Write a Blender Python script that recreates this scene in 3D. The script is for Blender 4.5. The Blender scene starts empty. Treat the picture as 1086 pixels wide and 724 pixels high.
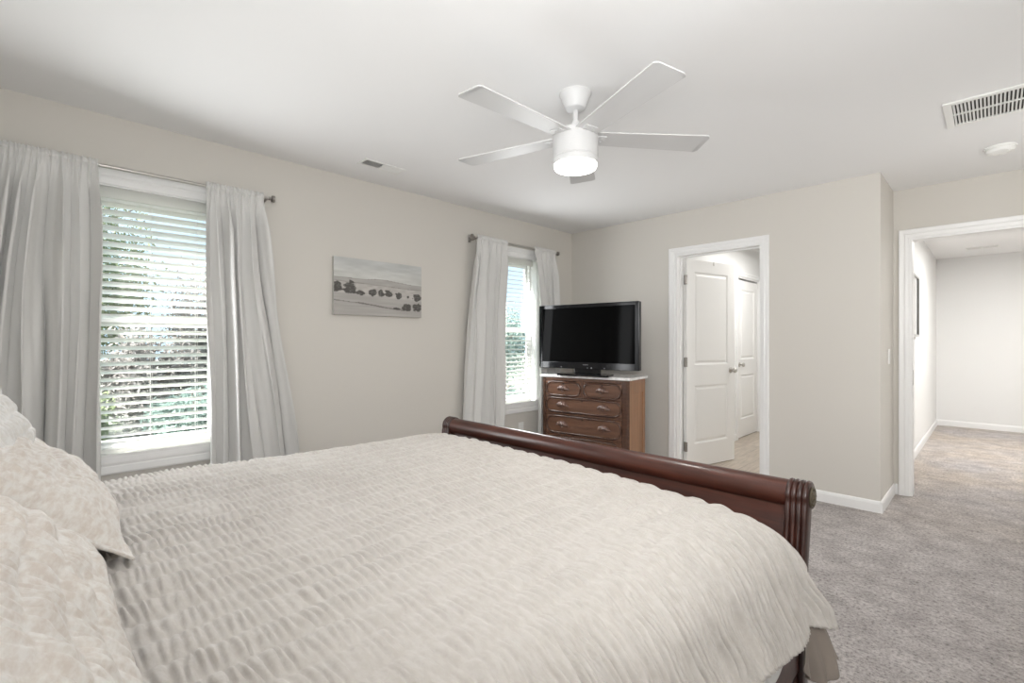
import bpy, math, random
import numpy as np
from mathutils import Vector, Matrix, Euler

scene = bpy.context.scene
COL = scene.collection
PI = math.pi
rnd = random.Random(7)
nr = np.random.RandomState(11)

# ------------------------------------------------------------------ camera
FPX, YAW = 508.0, 0.7836
cam_d = bpy.data.cameras.new('camera')
cam_d.sensor_width = 36.0
cam_d.lens = 36.0 * FPX / 1086.0
cam_d.clip_start = 0.02
cam_o = bpy.data.objects.new('camera', cam_d)
COL.objects.link(cam_o)
cam_o.location = (3.347, 0.0, 1.228)
cam_o.rotation_euler = (PI / 2, 0, PI / 2 - YAW)
scene.camera = cam_o

# ------------------------------------------------------------------ view
scene.view_settings.view_transform = 'Standard'
scene.view_settings.look = 'None'
scene.view_settings.exposure = 0.1
scene.view_settings.gamma = 1.0
scene.view_settings.use_curve_mapping = False
scene.cycles.use_denoising = True
scene.cycles.max_bounces = 10
scene.cycles.diffuse_bounces = 6
scene.cycles.sample_clamp_indirect = 6.0
scene.cycles.caustics_reflective = False
scene.cycles.caustics_refractive = False

# ------------------------------------------------------------------ sky, sun
world = bpy.data.worlds.new('sky')
scene.world = world
world.use_nodes = True
wb = world.node_tree.nodes['Background']
wb.inputs['Color'].default_value = (0.66, 0.85, 1.0, 1)
wb.inputs['Strength'].default_value = 1.4

sun_d = bpy.data.lights.new('sun', 'SUN')
sun_d.energy = 38.0
sun_d.angle = math.radians(1.0)
sun_d.color = (1.0, 0.96, 0.9)
sun_o = bpy.data.objects.new('sun', sun_d)
COL.objects.link(sun_o)
sun_o.rotation_euler = Vector((0.24, 0.54, -0.85)).to_track_quat('-Z', 'Y').to_euler()


def area(name, loc, target, sx, sy, watts, col=(1, 1, 1), spread=180):
    d = bpy.data.lights.new(name, 'AREA')
    d.shape = 'RECTANGLE'
    d.size, d.size_y = sx, sy
    d.energy = watts
    d.color = col
    d.spread = math.radians(spread)
    o = bpy.data.objects.new(name, d)
    COL.objects.link(o)
    o.location = loc
    o.rotation_euler = (Vector(target) - Vector(loc)).to_track_quat('-Z', 'Y').to_euler()
    return o


# added fill lights behind and right of the camera (no windows there), the flash bounced off the ceiling, area lights over the hall and bathroom
area('fill_back_wall', (3.9, -0.44, 1.9), (2.3, 4.2, 1.9), 1.0, 0.8, 13, (1.0, 0.99, 0.97), 105)  # added fill towards the far wall; the back wall has no window
area('fill_right_wall', (4.32, 3.75, 1.4), (2.6, 4.5, 1.4), 1.0, 1.2, 17, (1.0, 0.99, 0.97))  # added fill for the wall return; the right wall is solid
area('bounced_flash', (3.5, 0.0, 1.6), (2.75, 1.3, 2.7), 0.9, 0.9, 43, (0.98, 0.99, 1.0))
area('daylight_window_bed', (0.17, 0.47, 1.25), (3, 1.2, 1.05), 0.38, 1.1, 15, (0.96, 0.98, 1.0))
area('daylight_window_corner', (0.17, 3.33, 1.4), (3, 2.9, 1.2), 0.28, 1.0, 11, (0.96, 0.98, 1.0))
area('hall_light', (4.1, 7.2, 2.38), (4.1, 7.2, 0), 1.2, 1.2, 66, (1.0, 0.99, 0.97))
area('bathroom_light', (1.9, 5.9, 2.38), (1.9, 5.9, 0), 0.8, 1.2, 26, (1.0, 0.99, 0.97))


# ------------------------------------------------------------------ materials
def mat(name, col, rough=0.6, metal=0.0, spec=0.5, coat=0.0):
    m = bpy.data.materials.new(name)
    m.use_nodes = True
    b = m.node_tree.nodes['Principled BSDF']
    b.inputs['Base Color'].default_value = (*col, 1)
    b.inputs['Roughness'].default_value = rough
    b.inputs['Metallic'].default_value = metal
    b.inputs['Specular IOR Level'].default_value = spec
    if coat:
        b.inputs['Coat Weight'].default_value = coat
        b.inputs['Coat Roughness'].default_value = 0.12
    return m


def N(m, t, **kw):
    n = m.node_tree.nodes.new(t)
    for k, v in kw.items():
        setattr(n, k, v)
    return n


def L(m, a, b):
    m.node_tree.links.new(a, b)


def bsdf(m):
    return m.node_tree.nodes['Principled BSDF']


def obj_coord(m, scale=(1, 1, 1), rot=(0, 0, 0), kind='Object'):
    tc = N(m, 'ShaderNodeTexCoord')
    mp = N(m, 'ShaderNodeMapping')
    mp.inputs['Scale'].default_value = scale
    mp.inputs['Rotation'].default_value = rot
    L(m, tc.outputs[kind], mp.inputs['Vector'])
    return mp.outputs['Vector']


def noise(m, vec, scale, detail=3, rough=0.5):
    n = N(m, 'ShaderNodeTexNoise')
    n.inputs['Scale'].default_value = scale
    n.inputs['Detail'].default_value = detail
    n.inputs['Roughness'].default_value = rough
    L(m, vec, n.inputs['Vector'])
    return n.outputs['Fac']


def ramp(m, fac, stops):
    r = N(m, 'ShaderNodeValToRGB')
    el = r.color_ramp.elements
    while len(el) < len(stops):
        el.new(0.5)
    for e, (p, c) in zip(el, stops):
        e.position = p
        e.color = (*c, 1)
    L(m, fac, r.inputs['Fac'])
    return r.outputs['Color']


def bump(m, height, strength=0.3, dist=0.01):
    b = N(m, 'ShaderNodeBump')
    b.inputs['Strength'].default_value = strength
    b.inputs['Distance'].default_value = dist
    L(m, height, b.inputs['Height'])
    L(m, b.outputs['Normal'], bsdf(m).inputs['Normal'])


def painted(name, col, rough=0.75, bs=0.05):
    m = mat(name, col, rough, spec=0.3)
    v = obj_coord(m)
    bump(m, noise(m, v, 160, 2), bs, 0.002)
    return m


def wood(name, dark, light, rough=0.3, axis='X', scale=6.0, coat=0.3):
    m = mat(name, light, rough, coat=coat)
    sc = {'X': (0.6, 9, 9), 'Y': (9, 0.6, 9), 'Z': (9, 9, 0.6)}[axis]
    v = obj_coord(m, sc)
    f = noise(m, v, scale, 6, 0.62)
    L(m, ramp(m, f, [(0.28, dark), (0.72, light)]), bsdf(m).inputs['Base Color'])
    return m


def fabric(name, col, rough=0.95, thread=420.0, bs=0.25, sheen=0.15):
    m = mat(name, col, rough, spec=0.15)
    bsdf(m).inputs['Sheen Weight'].default_value = sheen
    v = obj_coord(m)
    bump(m, noise(m, v, thread, 2), bs, 0.001)
    return m


M = {}
M['wall'] = painted('greige_wall_paint', (0.625, 0.601, 0.558))
M['white_wall'] = painted('white_wall_paint', (0.78, 0.78, 0.77))
M['ceiling'] = painted('ceiling_paint', (0.84, 0.84, 0.84), 0.85, 0.08)
M['trim'] = mat('white_trim_paint', (0.83, 0.83, 0.825), 0.35)
M['door'] = mat('white_door_paint', (0.84, 0.835, 0.82), 0.4)
M['vinyl'] = mat('white_window_vinyl', (0.88, 0.88, 0.88), 0.3)
M['nickel'] = mat('brushed_nickel', (0.55, 0.53, 0.5), 0.3, 1.0)
M['pewter'] = mat('pewter_metal', (0.36, 0.34, 0.32), 0.35, 1.0)
M['fan_white'] = mat('white_fan_enamel', (0.62, 0.62, 0.62), 0.45)
M['plastic'] = mat('white_plastic', (0.82, 0.82, 0.8), 0.4)
M['duct_shade'] = mat('duct_shade', (0.05, 0.045, 0.04), 0.8)  # dark colour stands for the shade inside the ducts
M['dark_gap'] = mat('black_void', (0.02, 0.02, 0.02), 0.9)
M['cherry'] = wood('dark_cherry_wood', (0.022, 0.0065, 0.004), (0.082, 0.021, 0.011), 0.38, 'X', 5, 0.15)
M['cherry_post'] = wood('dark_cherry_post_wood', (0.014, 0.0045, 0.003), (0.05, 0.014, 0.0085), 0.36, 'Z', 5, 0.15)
M['bronze'] = mat('dark_bronze', (0.12, 0.10, 0.07), 0.45, 0.6)
M['walnut'] = wood('walnut_wood', (0.095, 0.043, 0.025), (0.19, 0.093, 0.054), 0.38, 'X', 4, 0.2)
M['walnut_dark'] = wood('dark_walnut_moulding', (0.045, 0.020, 0.012), (0.10, 0.046, 0.028), 0.22, 'X', 4, 0.5)
M['walnut_frame'] = wood('walnut_frame_wood', (0.075, 0.034, 0.02), (0.15, 0.07, 0.04), 0.38, 'Z', 4, 0.2)
M['walnut_side'] = wood('light_walnut_side', (0.22, 0.11, 0.055), (0.36, 0.19, 0.10), 0.45, 'Z', 3, 0.1)
M['pull'] = mat('carved_pull_wood', (0.16, 0.095, 0.075), 0.25, coat=0.5)
M['tv_black'] = mat('gloss_black_plastic', (0.007, 0.007, 0.008), 0.12, spec=0.3)
M['tv_screen'] = mat('black_screen_glass', (0.003, 0.003, 0.003), 0.07, spec=0.02)
M['tv_grey'] = mat('grey_plastic_logo', (0.22, 0.22, 0.23), 0.4)
M['curtain'] = fabric('pale_grey_curtain', (0.66, 0.655, 0.64), 0.95, 300, 0.35, 0.1)
M['sheet'] = fabric('white_sheet', (0.66, 0.66, 0.65), 0.9, 500, 0.1)
M['taupe'] = fabric('taupe_sheet', (0.21, 0.18, 0.155), 0.9, 500, 0.1)
M['mattress'] = fabric('mattress_ticking', (0.72, 0.72, 0.71))
M['lawn'] = mat('lawn', (0.2, 0.3, 0.12), 0.95)

# marble
m = mat('white_marble', (0.8, 0.79, 0.78), 0.22)
f = noise(m, obj_coord(m, (3, 3, 3)), 3.0, 8, 0.65)
L(m, ramp(m, f, [(0.42, (0.82, 0.81, 0.80)), (0.52, (0.68, 0.67, 0.66)), (0.6, (0.83, 0.82, 0.81))]), bsdf(m).inputs['Base Color'])
M['marble'] = m

# quilt and sham cloth: off-white cloth, beige mottling standing in for shade between the tufts, crinkles are in the mesh
def quilt_mat(name, a, b):
    m = mat(name, a, 0.95, spec=0.12)
    bsdf(m).inputs['Sheen Weight'].default_value = 0.2
    v = obj_coord(m)
    f = noise(m, obj_coord(m, (1, 1.8, 1)), 38, 4, 0.6)
    L(m, ramp(m, f, [(0.38, b), (0.62, a)]), bsdf(m).inputs['Base Color'])
    bump(m, noise(m, v, 110, 3), 0.45, 0.003)
    return m

M['quilt'] = quilt_mat('offwhite_crinkled_quilt', (0.475, 0.450, 0.422), (0.435, 0.406, 0.374))
M['sham'] = quilt_mat('beige_crinkled_sham', (0.58, 0.56, 0.53), (0.49, 0.44, 0.395))
M['sham_back'] = quilt_mat('white_crinkled_sham', (0.60, 0.595, 0.58), (0.55, 0.53, 0.50))

# carpet: cut pile, greyer by the bed, tan traffic stains towards the hall
m = mat('cut_pile_carpet', (0.3, 0.27, 0.26), 1.0, spec=0.05)
v = obj_coord(m)
fine = noise(m, v, 62, 4, 0.8)
mid = noise(m, v, 7, 5, 0.65)
big = noise(m, v, 1.3, 3, 0.55)
grey = ramp(m, fine, [(0.33, (0.24, 0.22, 0.212)), (0.47, (0.56, 0.52, 0.505)), (0.66, (0.76, 0.725, 0.705))])
tan = ramp(m, fine, [(0.34, (0.28, 0.23, 0.185)), (0.47, (0.62, 0.545, 0.475)), (0.66, (0.78, 0.71, 0.63))])
sep = N(m, 'ShaderNodeSeparateXYZ'); L(m, v, sep.inputs[0])
mr = N(m, 'ShaderNodeMapRange'); mr.inputs['From Min'].default_value = 3.6; mr.inputs['From Max'].default_value = 6.2
L(m, sep.outputs['Y'], mr.inputs['Value'])
mul = N(m, 'ShaderNodeMath', operation='MULTIPLY'); L(m, mr.outputs['Result'], mul.inputs[0])
L(m, ramp(m, big, [(0.35, (0, 0, 0)), (0.62, (1, 1, 1))]), mul.inputs[1])
mx = N(m, 'ShaderNodeMix', data_type='RGBA'); L(m, mul.outputs[0], mx.inputs['Factor'])
L(m, grey, mx.inputs['A']); L(m, tan, mx.inputs['B'])
mx2 = N(m, 'ShaderNodeMix', data_type='RGBA', blend_type='MULTIPLY'); mx2.inputs['Factor'].default_value = 1.0
L(m, mx.outputs['Result'], mx2.inputs['A'])
L(m, ramp(m, mid, [(0.36, (0.78, 0.77, 0.77)), (0.64, (1.08, 1.08, 1.08))]), mx2.inputs['B'])
L(m, mx2.outputs['Result'], bsdf(m).inputs['Base Color'])
bump(m, fine, 1.0, 0.02)
M['carpet'] = m

# vinyl planks in the bathroom
m = mat('pale_oak_vinyl', (0.5, 0.44, 0.37), 0.4)
vb = obj_coord(m, (1, 1, 1), (0, 0, PI / 2))
bt = N(m, 'ShaderNodeTexBrick')
bt.inputs['Scale'].default_value = 1.0
bt.inputs['Brick Width'].default_value = 1.2
bt.inputs['Row Height'].default_value = 0.18
bt.inputs['Mortar Size'].default_value = 0.002
bt.inputs['Color1'].default_value = (0.54, 0.47, 0.395, 1)
bt.inputs['Color2'].default_value = (0.44, 0.375, 0.31, 1)
bt.inputs['Mortar'].default_value = (0.2, 0.17, 0.14, 1)
L(m, vb, bt.inputs['Vector'])
g = noise(m, obj_coord(m, (14, 1.2, 1)), 4, 5, 0.6)
mx = N(m, 'ShaderNodeMix', data_type='RGBA', blend_type='MULTIPLY'); mx.inputs['Factor'].default_value = 1.0
L(m, bt.outputs['Color'], mx.inputs['A'])
L(m, ramp(m, g, [(0.3, (0.72, 0.72, 0.72)), (0.7, (1.15, 1.15, 1.15))]), mx.inputs['B'])
L(m, mx.outputs['Result'], bsdf(m).inputs['Base Color'])
M['planks'] = m

# blind slats: white vinyl, a little light comes through
m = mat('white_blind_slat', (0.88, 0.88, 0.87), 0.4)
tr = N(m, 'ShaderNodeBsdfTranslucent'); tr.inputs['Color'].default_value = (0.9, 0.9, 0.88, 1)
ms = N(m, 'ShaderNodeMixShader'); ms.inputs['Fac'].default_value = 0.6
L(m, bsdf(m).outputs[0], ms.inputs[1]); L(m, tr.outputs[0], ms.inputs[2])
L(m, ms.outputs[0], m.node_tree.nodes['Material Output'].inputs['Surface'])
M['slat'] = m

# clear window glass (architectural: mostly transparent with a weak reflection)
m = mat('window_glass', (1, 1, 1), 0.02)
tp = N(m, 'ShaderNodeBsdfTransparent'); tp.inputs['Color'].default_value = (0.96, 0.98, 0.98, 1)
gl = N(m, 'ShaderNodeBsdfGlossy'); gl.inputs['Roughness'].default_value = 0.02
ms = N(m, 'ShaderNodeMixShader'); ms.inputs['Fac'].default_value = 0.06
L(m, tp.outputs[0], ms.inputs[1]); L(m, gl.outputs[0], ms.inputs[2])
L(m, ms.outputs[0], m.node_tree.nodes['Material Output'].inputs['Surface'])
M['glass'] = m

# fan lamp
m = mat('lit_lamp_lens', (1, 1, 1), 0.4)
bsdf(m).inputs['Emission Color'].default_value = (1.0, 0.97, 0.92, 1)
bsdf(m).inputs['Emission Strength'].default_value = 4.0
M['lens'] = m

# painting: the colours are laid on the canvas per vertex
m = mat('painted_canvas', (0.6, 0.6, 0.6), 0.8, spec=0.2)
at = N(m, 'ShaderNodeVertexColor', layer_name='paint')
L(m, at.outputs['Color'], bsdf(m).inputs['Base Color'])
bump(m, noise(m, obj_coord(m), 500, 2), 0.2, 0.001)
M['canvas'] = m
M['canvas_edge'] = mat('canvas_edge_cloth', (0.5, 0.49, 0.47), 0.9)
M['black_frame'] = mat('black_picture_lip', (0.015, 0.014, 0.014), 0.4)
M['silver_frame'] = mat('grey_picture_frame', (0.42, 0.42, 0.41), 0.4)
M['mat_board'] = mat('pale_picture_paper', (0.62, 0.62, 0.61), 0.35)


def leafmat(name, a, b, sc=1.2):
    m = mat(name, a, 0.8, spec=0.2)
    f = noise(m, obj_coord(m), sc, 4, 0.7)
    c = ramp(m, f, [(0.35, a), (0.65, b)])
    L(m, c, bsdf(m).inputs['Base Color'])
    tr = N(m, 'ShaderNodeBsdfTranslucent')
    L(m, c, tr.inputs['Color'])
    ms = N(m, 'ShaderNodeMixShader')
    ms.inputs['Fac'].default_value = 0.5
    L(m, bsdf(m).outputs[0], ms.inputs[1])
    L(m, tr.outputs[0], ms.inputs[2])
    L(m, ms.outputs[0], m.node_tree.nodes['Material Output'].inputs['Surface'])
    return m

M['leaf_green'] = leafmat('green_leaves', (0.12, 0.155, 0.08), (0.31, 0.36, 0.21))
M['leaf_teal'] = leafmat('blue_green_leaves', (0.12, 0.17, 0.155), (0.30, 0.39, 0.36))
M['leaf_grey'] = leafmat('dry_grey_twigs', (0.17, 0.155, 0.15), (0.40, 0.38, 0.37))
M['bark'] = mat('grey_bark', (0.16, 0.13, 0.11), 0.9)


# ------------------------------------------------------------------ mesh helpers
class MB:
    def __init__(self):
        self.v, self.f = [], []

    def add(self, vs, fs):
        o = len(self.v)
        self.v += [tuple(map(float, p)) for p in vs]
        self.f += [tuple(i + o for i in q) for q in fs]
        return self

    def box(self, lo, hi, mtx=None):
        (a, b, c), (d, e, f) = lo, hi
        vs = [(a, b, c), (d, b, c), (d, e, c), (a, e, c), (a, b, f), (d, b, f), (d, e, f), (a, e, f)]
        if mtx is not None:
            vs = [tuple(mtx @ Vector(p)) for p in vs]
        return self.add(vs, [(0, 3, 2, 1), (4, 5, 6, 7), (0, 1, 5, 4), (1, 2, 6, 5), (2, 3, 7, 6), (3, 0, 4, 7)])

    def grid(self, P, closed_u=False, closed_v=False):
        P = np.asarray(P, float)
        nu, nv = P.shape[:2]
        fs = []
        for i in range(nu if closed_u else nu - 1):
            i2 = (i + 1) % nu
            for j in range(nv if closed_v else nv - 1):
                j2 = (j + 1) % nv
                fs.append((i * nv + j, i2 * nv + j, i2 * nv + j2, i * nv + j2))
        return self.add(P.reshape(-1, 3).tolist(), fs)

    def lathe(self, prof, seg=40, mtx=None):
        """prof: (r, z) pairs; revolved about Z; ends with r=0 close themselves."""
        vs, fs = [], []
        n = len(prof)
        for k in range(seg):
            c, s = math.cos(2 * PI * k / seg), math.sin(2 * PI * k / seg)
            for r, z in prof:
                p = Vector((r * c, r * s, z))
                vs.append(tuple(mtx @ p) if mtx is not None else tuple(p))
        for k in range(seg):
            k2 = (k + 1) % seg
            for i in range(n - 1):
                q = (k * n + i, k2 * n + i, k2 * n + i + 1, k * n + i + 1)
                fs.append(q)
        return self.add(vs, fs)

    def tube(self, pts, r, seg=12, closed=False, caps=True):
        pts = [Vector(p) for p in pts]
        n = len(pts)
        rs = r if isinstance(r, (list, tuple)) else [r] * n
        rings = []
        up = None
        for i, p in enumerate(pts):
            a = pts[(i - 1) % n] if (closed or i > 0) else p
            b = pts[(i + 1) % n] if (closed or i < n - 1) else p
            t = (b - a).normalized()
            if up is None:
                up = Vector((0, 0, 1)) if abs(t.z) < 0.9 else Vector((1, 0, 0))
            x = t.cross(up).normalized()
            y = x.cross(t).normalized()
            up = y
            rings.append([tuple(p + rs[i] * (math.cos(2 * PI * k / seg) * x + math.sin(2 * PI * k / seg) * y)) for k in range(seg)])
        o = len(self.v)
        self.grid(rings, closed_u=closed, closed_v=True)
        if caps and not closed:
            self.f.append(tuple(o + k for k in range(seg))[::-1])
            self.f.append(tuple(o + (n - 1) * seg + k for k in range(seg)))
        return self

    def prism(self, poly, lo, hi, fn):
        """poly: 2-D outline; fn(a, b, t) -> 3-D point; extruded t=lo..hi."""
        n = len(poly)
        vs = [fn(a, b, lo) for a, b in poly] + [fn(a, b, hi) for a, b in poly]
        fs = [(i, (i + 1) % n, n + (i + 1) % n, n + i) for i in range(n)]
        fs += [tuple(range(n))[::-1], tuple(range(n, 2 * n))]
        return self.add(vs, fs)

    def build(self, name, material, parent=None, smooth=False, bevel=0.0, off=None, seg=2, angle=35, fixn=True):
        me = bpy.data.meshes.new(name)
        v = self.v
        if off is not None:
            v = [(a - off[0], b - off[1], c - off[2]) for a, b, c in v]
        me.from_pydata(v, [], self.f)
        me.materials.append(material)
        if fixn:
            import bmesh
            bm = bmesh.new()
            bm.from_mesh(me)
            bmesh.ops.recalc_face_normals(bm, faces=bm.faces)
            bm.to_mesh(me)
            bm.free()
        if smooth:
            me.polygons.foreach_set('use_smooth', [True] * len(me.polygons))
            if smooth == 'auto':
                me.set_sharp_from_angle(angle=math.radians(angle))
        me.update()
        o = bpy.data.objects.new(name, me)
        COL.objects.link(o)
        if parent is not None:
            o.parent = parent
        if bevel:
            b = o.modifiers.new('bevel', 'BEVEL')
            b.width = bevel
            b.segments = seg
            b.limit_method = 'ANGLE'
            b.angle_limit = math.radians(40)
        return o


def box(lo, hi):
    return MB().box(lo, hi)


def tag(o, label=None, cat=None, group=None, kind=None):
    if label:
        o['label'] = label
    if cat:
        o['category'] = cat
    if group:
        o['group'] = group
    if kind:
        o['kind'] = kind
    return o


def thing(name, label, cat, loc=(0, 0, 0), rz=0.0, group=None, kind=None):
    o = bpy.data.objects.new(name, None)
    o.empty_display_size = 0.1
    COL.objects.link(o)
    o.location = loc
    o.rotation_euler = (0, 0, rz)
    return tag(o, label, cat, group, kind)


def struct(name, mb, material, label, cat, parent=None, **kw):
    o = mb.build(name, material, parent, **kw)
    if parent is None:
        tag(o, label, cat, kind='structure')
    return o


def vnoise(x, y, seed=0):
    """smooth value noise, arrays in, about -1..1 out"""
    rs = np.random.RandomState(seed)
    T = rs.uniform(-1, 1, (256, 256))
    xi, yi = np.floor(x).astype(int), np.floor(y).astype(int)
    fx, fy = x - xi, y - yi
    fx, fy = fx * fx * (3 - 2 * fx), fy * fy * (3 - 2 * fy)
    g = lambda i, j: T[i % 256, j % 256]
    return (g(xi, yi) * (1 - fx) + g(xi + 1, yi) * fx) * (1 - fy) + (g(xi, yi + 1) * (1 - fx) + g(xi + 1, yi + 1) * fx) * fy


def sstep(a, b, x):
    t = np.clip((x - a) / (b - a), 0, 1)
    return t * t * (3 - 2 * t)


def panel_with_holes(us, zs, holes, fn):
    """boxes of a wall slab between its openings; fn(u0,u1,z0,z1) -> lo,hi"""
    mb = MB()
    ue = sorted({*us, *[h[0] for h in holes], *[h[1] for h in holes]})
    ze = sorted({*zs, *[h[2] for h in holes], *[h[3] for h in holes]})
    for i in range(len(ue) - 1):
        # merge vertical runs
        run = None
        for j in range(len(ze) - 1):
            cu, cz = (ue[i] + ue[i + 1]) / 2, (ze[j] + ze[j + 1]) / 2
            inside = any(h[0] < cu < h[1] and h[2] < cz < h[3] for h in holes)
            if inside:
                if run:
                    mb.box(*fn(ue[i], ue[i + 1], *run))
                run = None
            else:
                run = (run[0] if run else ze[j], ze[j + 1])
        if run:
            mb.box(*fn(ue[i], ue[i + 1], *run))
    return mb


# ------------------------------------------------------------------ room shell
H = 2.44
YF = 4.29          # far wall
XE = 2.78          # the corner that returns to the entry
YR = 4.92          # entry wall
W1 = (0.11, 0.83)
W2 = (2.99, 3.71)
WZ = (0.606, 2.07)

fl = MB()
fl.box((-0.14, -0.62, -0.06), (4.47, 4.35, 0.0))
fl.box((2.72, 4.35, -0.06), (4.47, 5.04, 0.0))
fl.box((2.64, 5.04, -0.06), (6.0, 9.54, 0.0))
struct('floor', fl, M['carpet'], 'greyish mauve cut pile carpet running from the bed into the hall', 'carpet')
struct('floor_bathroom', box((0.97, 4.35, -0.06), (2.68, 8.1, 0.0)), M['planks'], 'pale wood plank floor beyond the open white door', 'floor')
ce = MB()
ce.box((-0.14, -0.62, H), (4.47, 5.04, H + 0.08))
ce.box((0.97, 5.04, H), (6.0, 9.54, H + 0.08))
struct('ceiling', ce, M['ceiling'], 'flat white ceiling over the bedroom and hall', 'ceiling')

struct('wall_left', panel_with_holes((-0.62, YF + 0.12), (0, H), [(*W1, *WZ), (*W2, *WZ)], lambda a, b, c, d: ((-0.14, a, c), (0, b, d))),
       M['wall'], 'greige wall with the two windows', 'wall')
struct('wall_far', panel_with_holes((0.0, XE), (0, H), [(1.227, 1.99, 0, 2.05)], lambda a, b, c, d: ((a, YF, c), (b, YF + 0.12, d))),
       M['wall'], 'greige wall behind the dresser, with the white bathroom door', 'wall')
struct('wall_recess', box((2.68, YF + 0.12, 0), (XE, YR + 0.12, H)), M['wall'], 'short greige wall return with the light switch', 'wall')
struct('wall_entry', panel_with_holes((XE, 4.35), (0, H), [(2.88, 3.69, 0, 2.05)], lambda a, b, c, d: ((a, YR, c), (b, YR + 0.12, d))),
       M['wall'], 'greige wall around the opening to the hall', 'wall')
struct('wall_right', box((4.35, -0.5, 0), (4.47, YR + 0.12, H)), M['wall'], 'greige wall to the right of the camera', 'wall')
struct('wall_back', box((0.0, -0.62, 0), (4.47, -0.5, H)), M['wall'], 'greige wall behind the head of the bed', 'wall')
hw = MB()
hw.box((2.68, 5.04, 0), (2.76, 9.54, H))
struct('wall_hall_left', hw, M['white_wall'], 'white hall wall with the framed picture', 'wall')
struct('wall_hall_back', box((2.76, 9.42, 0), (6.0, 9.54, H)), M['white_wall'], 'white wall at the end of the hall', 'wall')
struct('wall_hall_right', box((5.88, 5.04, 0), (6.0, 9.42, H)), M['white_wall'], 'white wall at the right of the hall', 'wall')
struct('wall_hall_front', box((4.35, 5.04, 0), (5.88, 5.16, H)), M['white_wall'], 'white hall wall beside the opening', 'wall')
bw = panel_with_holes((4.41, 8.0), (0, H), [(6.24, 7.0, 0, 2.05)], lambda a, b, c, d: ((0.97, a, c), (1.09, b, d)))
struct('wall_bathroom_left', bw, M['white_wall'], 'white bathroom wall with the closed closet door', 'wall')
struct('wall_bathroom_back', box((0.97, 8.0, 0), (2.68, 8.1, H)), M['white_wall'], 'white wall at the end of the bathroom', 'wall')


# baseboards: stepped profile with a rounded top
def baseboard(name, p, q, nrm, label, h=0.083, t=0.013):
    p, q, n = Vector((*p, 0)), Vector((*q, 0)), Vector((*nrm, 0))
    prof = [(0, 0), (t, 0), (t, h - 0.022), (t * 0.75, h - 0.010), (t * 0.45, h - 0.002), (0.0, h)]
    mb = MB()
    mb.prism(prof, 0, 1, lambda a, b, s: tuple(p.lerp(q, s) + n * a + Vector((0, 0, b))))
    struct(name, mb, M['trim'], label, 'baseboard')


baseboard('baseboard_far', (2.047, YF), (XE, YF), (0, -1), 'white baseboard right of the bathroom door')
baseboard('baseboard_far_left', (0.013, YF), (1.17, YF), (0, -1), 'white baseboard behind the dresser')
baseboard('baseboard_recess', (XE, YF - 0.013), (XE, YR), (1, 0), 'white baseboard along the short wall return')
baseboard('baseboard_left', (0, -0.5), (0, YF), (1, 0), 'white baseboard under the windows')
baseboard('baseboard_entry', (XE + 0.013, YR), (2.81, YR), (0, -1), 'short white baseboard piece left of the hall opening')
baseboard('baseboard_hall_left', (2.76, 5.04), (2.76, 9.42), (1, 0), 'white baseboard along the left hall wall')
baseboard('baseboard_hall_back', (2.773, 9.42), (5.88, 9.42), (0, -1), 'white baseboard across the end of the hall')
baseboard('baseboard_bathroom', (1.09, 4.41), (1.09, 6.17), (1, 0), 'white baseboard between the two white doors')
baseboard('baseboard_right', (4.35, -0.5), (4.35, YR), (-1, 0), 'white baseboard along the right wall')


# door and window casing: three-step profile swept around an opening (u along the wall, z up)
def casing_profile(w):
    return [(0, 0), (0, 0.010), (0.006, 0.012), (w * 0.35, 0.014), (w * 0.5, 0.011), (w * 0.56, 0.015), (w * 0.9, 0.018), (w, 0.015), (w, 0)]


def casing(mb, u0, u1, z0, z1, w, fn, bottom=False):
    """mitred casing; fn(u, z, d) -> 3-D"""
    pr = casing_profile(w)
    if bottom:
        loop = [(u0, z0, -1, -1), (u0, z1, -1, 1), (u1, z1, 1, 1), (u1, z0, 1, -1)]
    else:
        loop = [(u0, z0, -1, 0), (u0, z1, -1, 1), (u1, z1, 1, 1), (u1, z0, 1, 0)]
    P = [[fn(u + su * a, z + sz * a, d) for a, d in pr] for u, z, su, sz in loop]
    mb.grid(P, closed_u=bottom, closed_v=True)
    if not bottom:
        n = len(pr)
        o = len(mb.v) - 4 * n
        mb.f.append(tuple(range(o, o + n)))
        mb.f.append(tuple(range(o + 3 * n, o + 4 * n)))
    return mb


def door_frame(name, u0, u1, zt, y0, y1, label, w=0.057, both=True):
    mb = MB()
    casing(mb, u0, u1, 0, zt, w, lambda u, z, d: (u, y0 - d, z))
    casing(mb, u0, u1, 0, zt, w, lambda u, z, d: (u, y1 + d, z))
    j = 0.018
    mb.box((u0 - 0.001, y0, 0), (u0 + j, y1, zt))
    mb.box((u1 - j, y0, 0), (u1 + 0.001, y1, zt))
    mb.box((u0 + j, y0, zt - j), (u1 - j, y1, zt + 0.001))
    return struct(name, mb, M['trim'], label, 'door casing')


tr1 = door_frame('trim_1', 1.227, 1.99, 2.05, YF, YF + 0.12, 'white casing around the bathroom doorway')
# door stop on the bathroom frame
ds = MB()
ds.box((1.245, YF + 0.06, 0), (1.257, YF + 0.085, 2.032))
ds.box((1.96, YF + 0.06, 0), (1.972, YF + 0.085, 2.032))
ds.box((1.257, YF + 0.06, 2.02), (1.96, YF + 0.085, 2.032))
ds.build('door_stop', M['trim'], tr1)
tr2 = door_frame('trim_2', 2.88, 3.69, 2.05, YR, YR + 0.12, 'white casing around the opening to the hall', 0.066)
sp = MB()
sp.box((2.898, YR + 0.025, 0.88), (2.9005, YR + 0.06, 1.0))
sp.build('strike_plate', M['nickel'], tr2)['label'] = 'grey strike plate'


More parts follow.
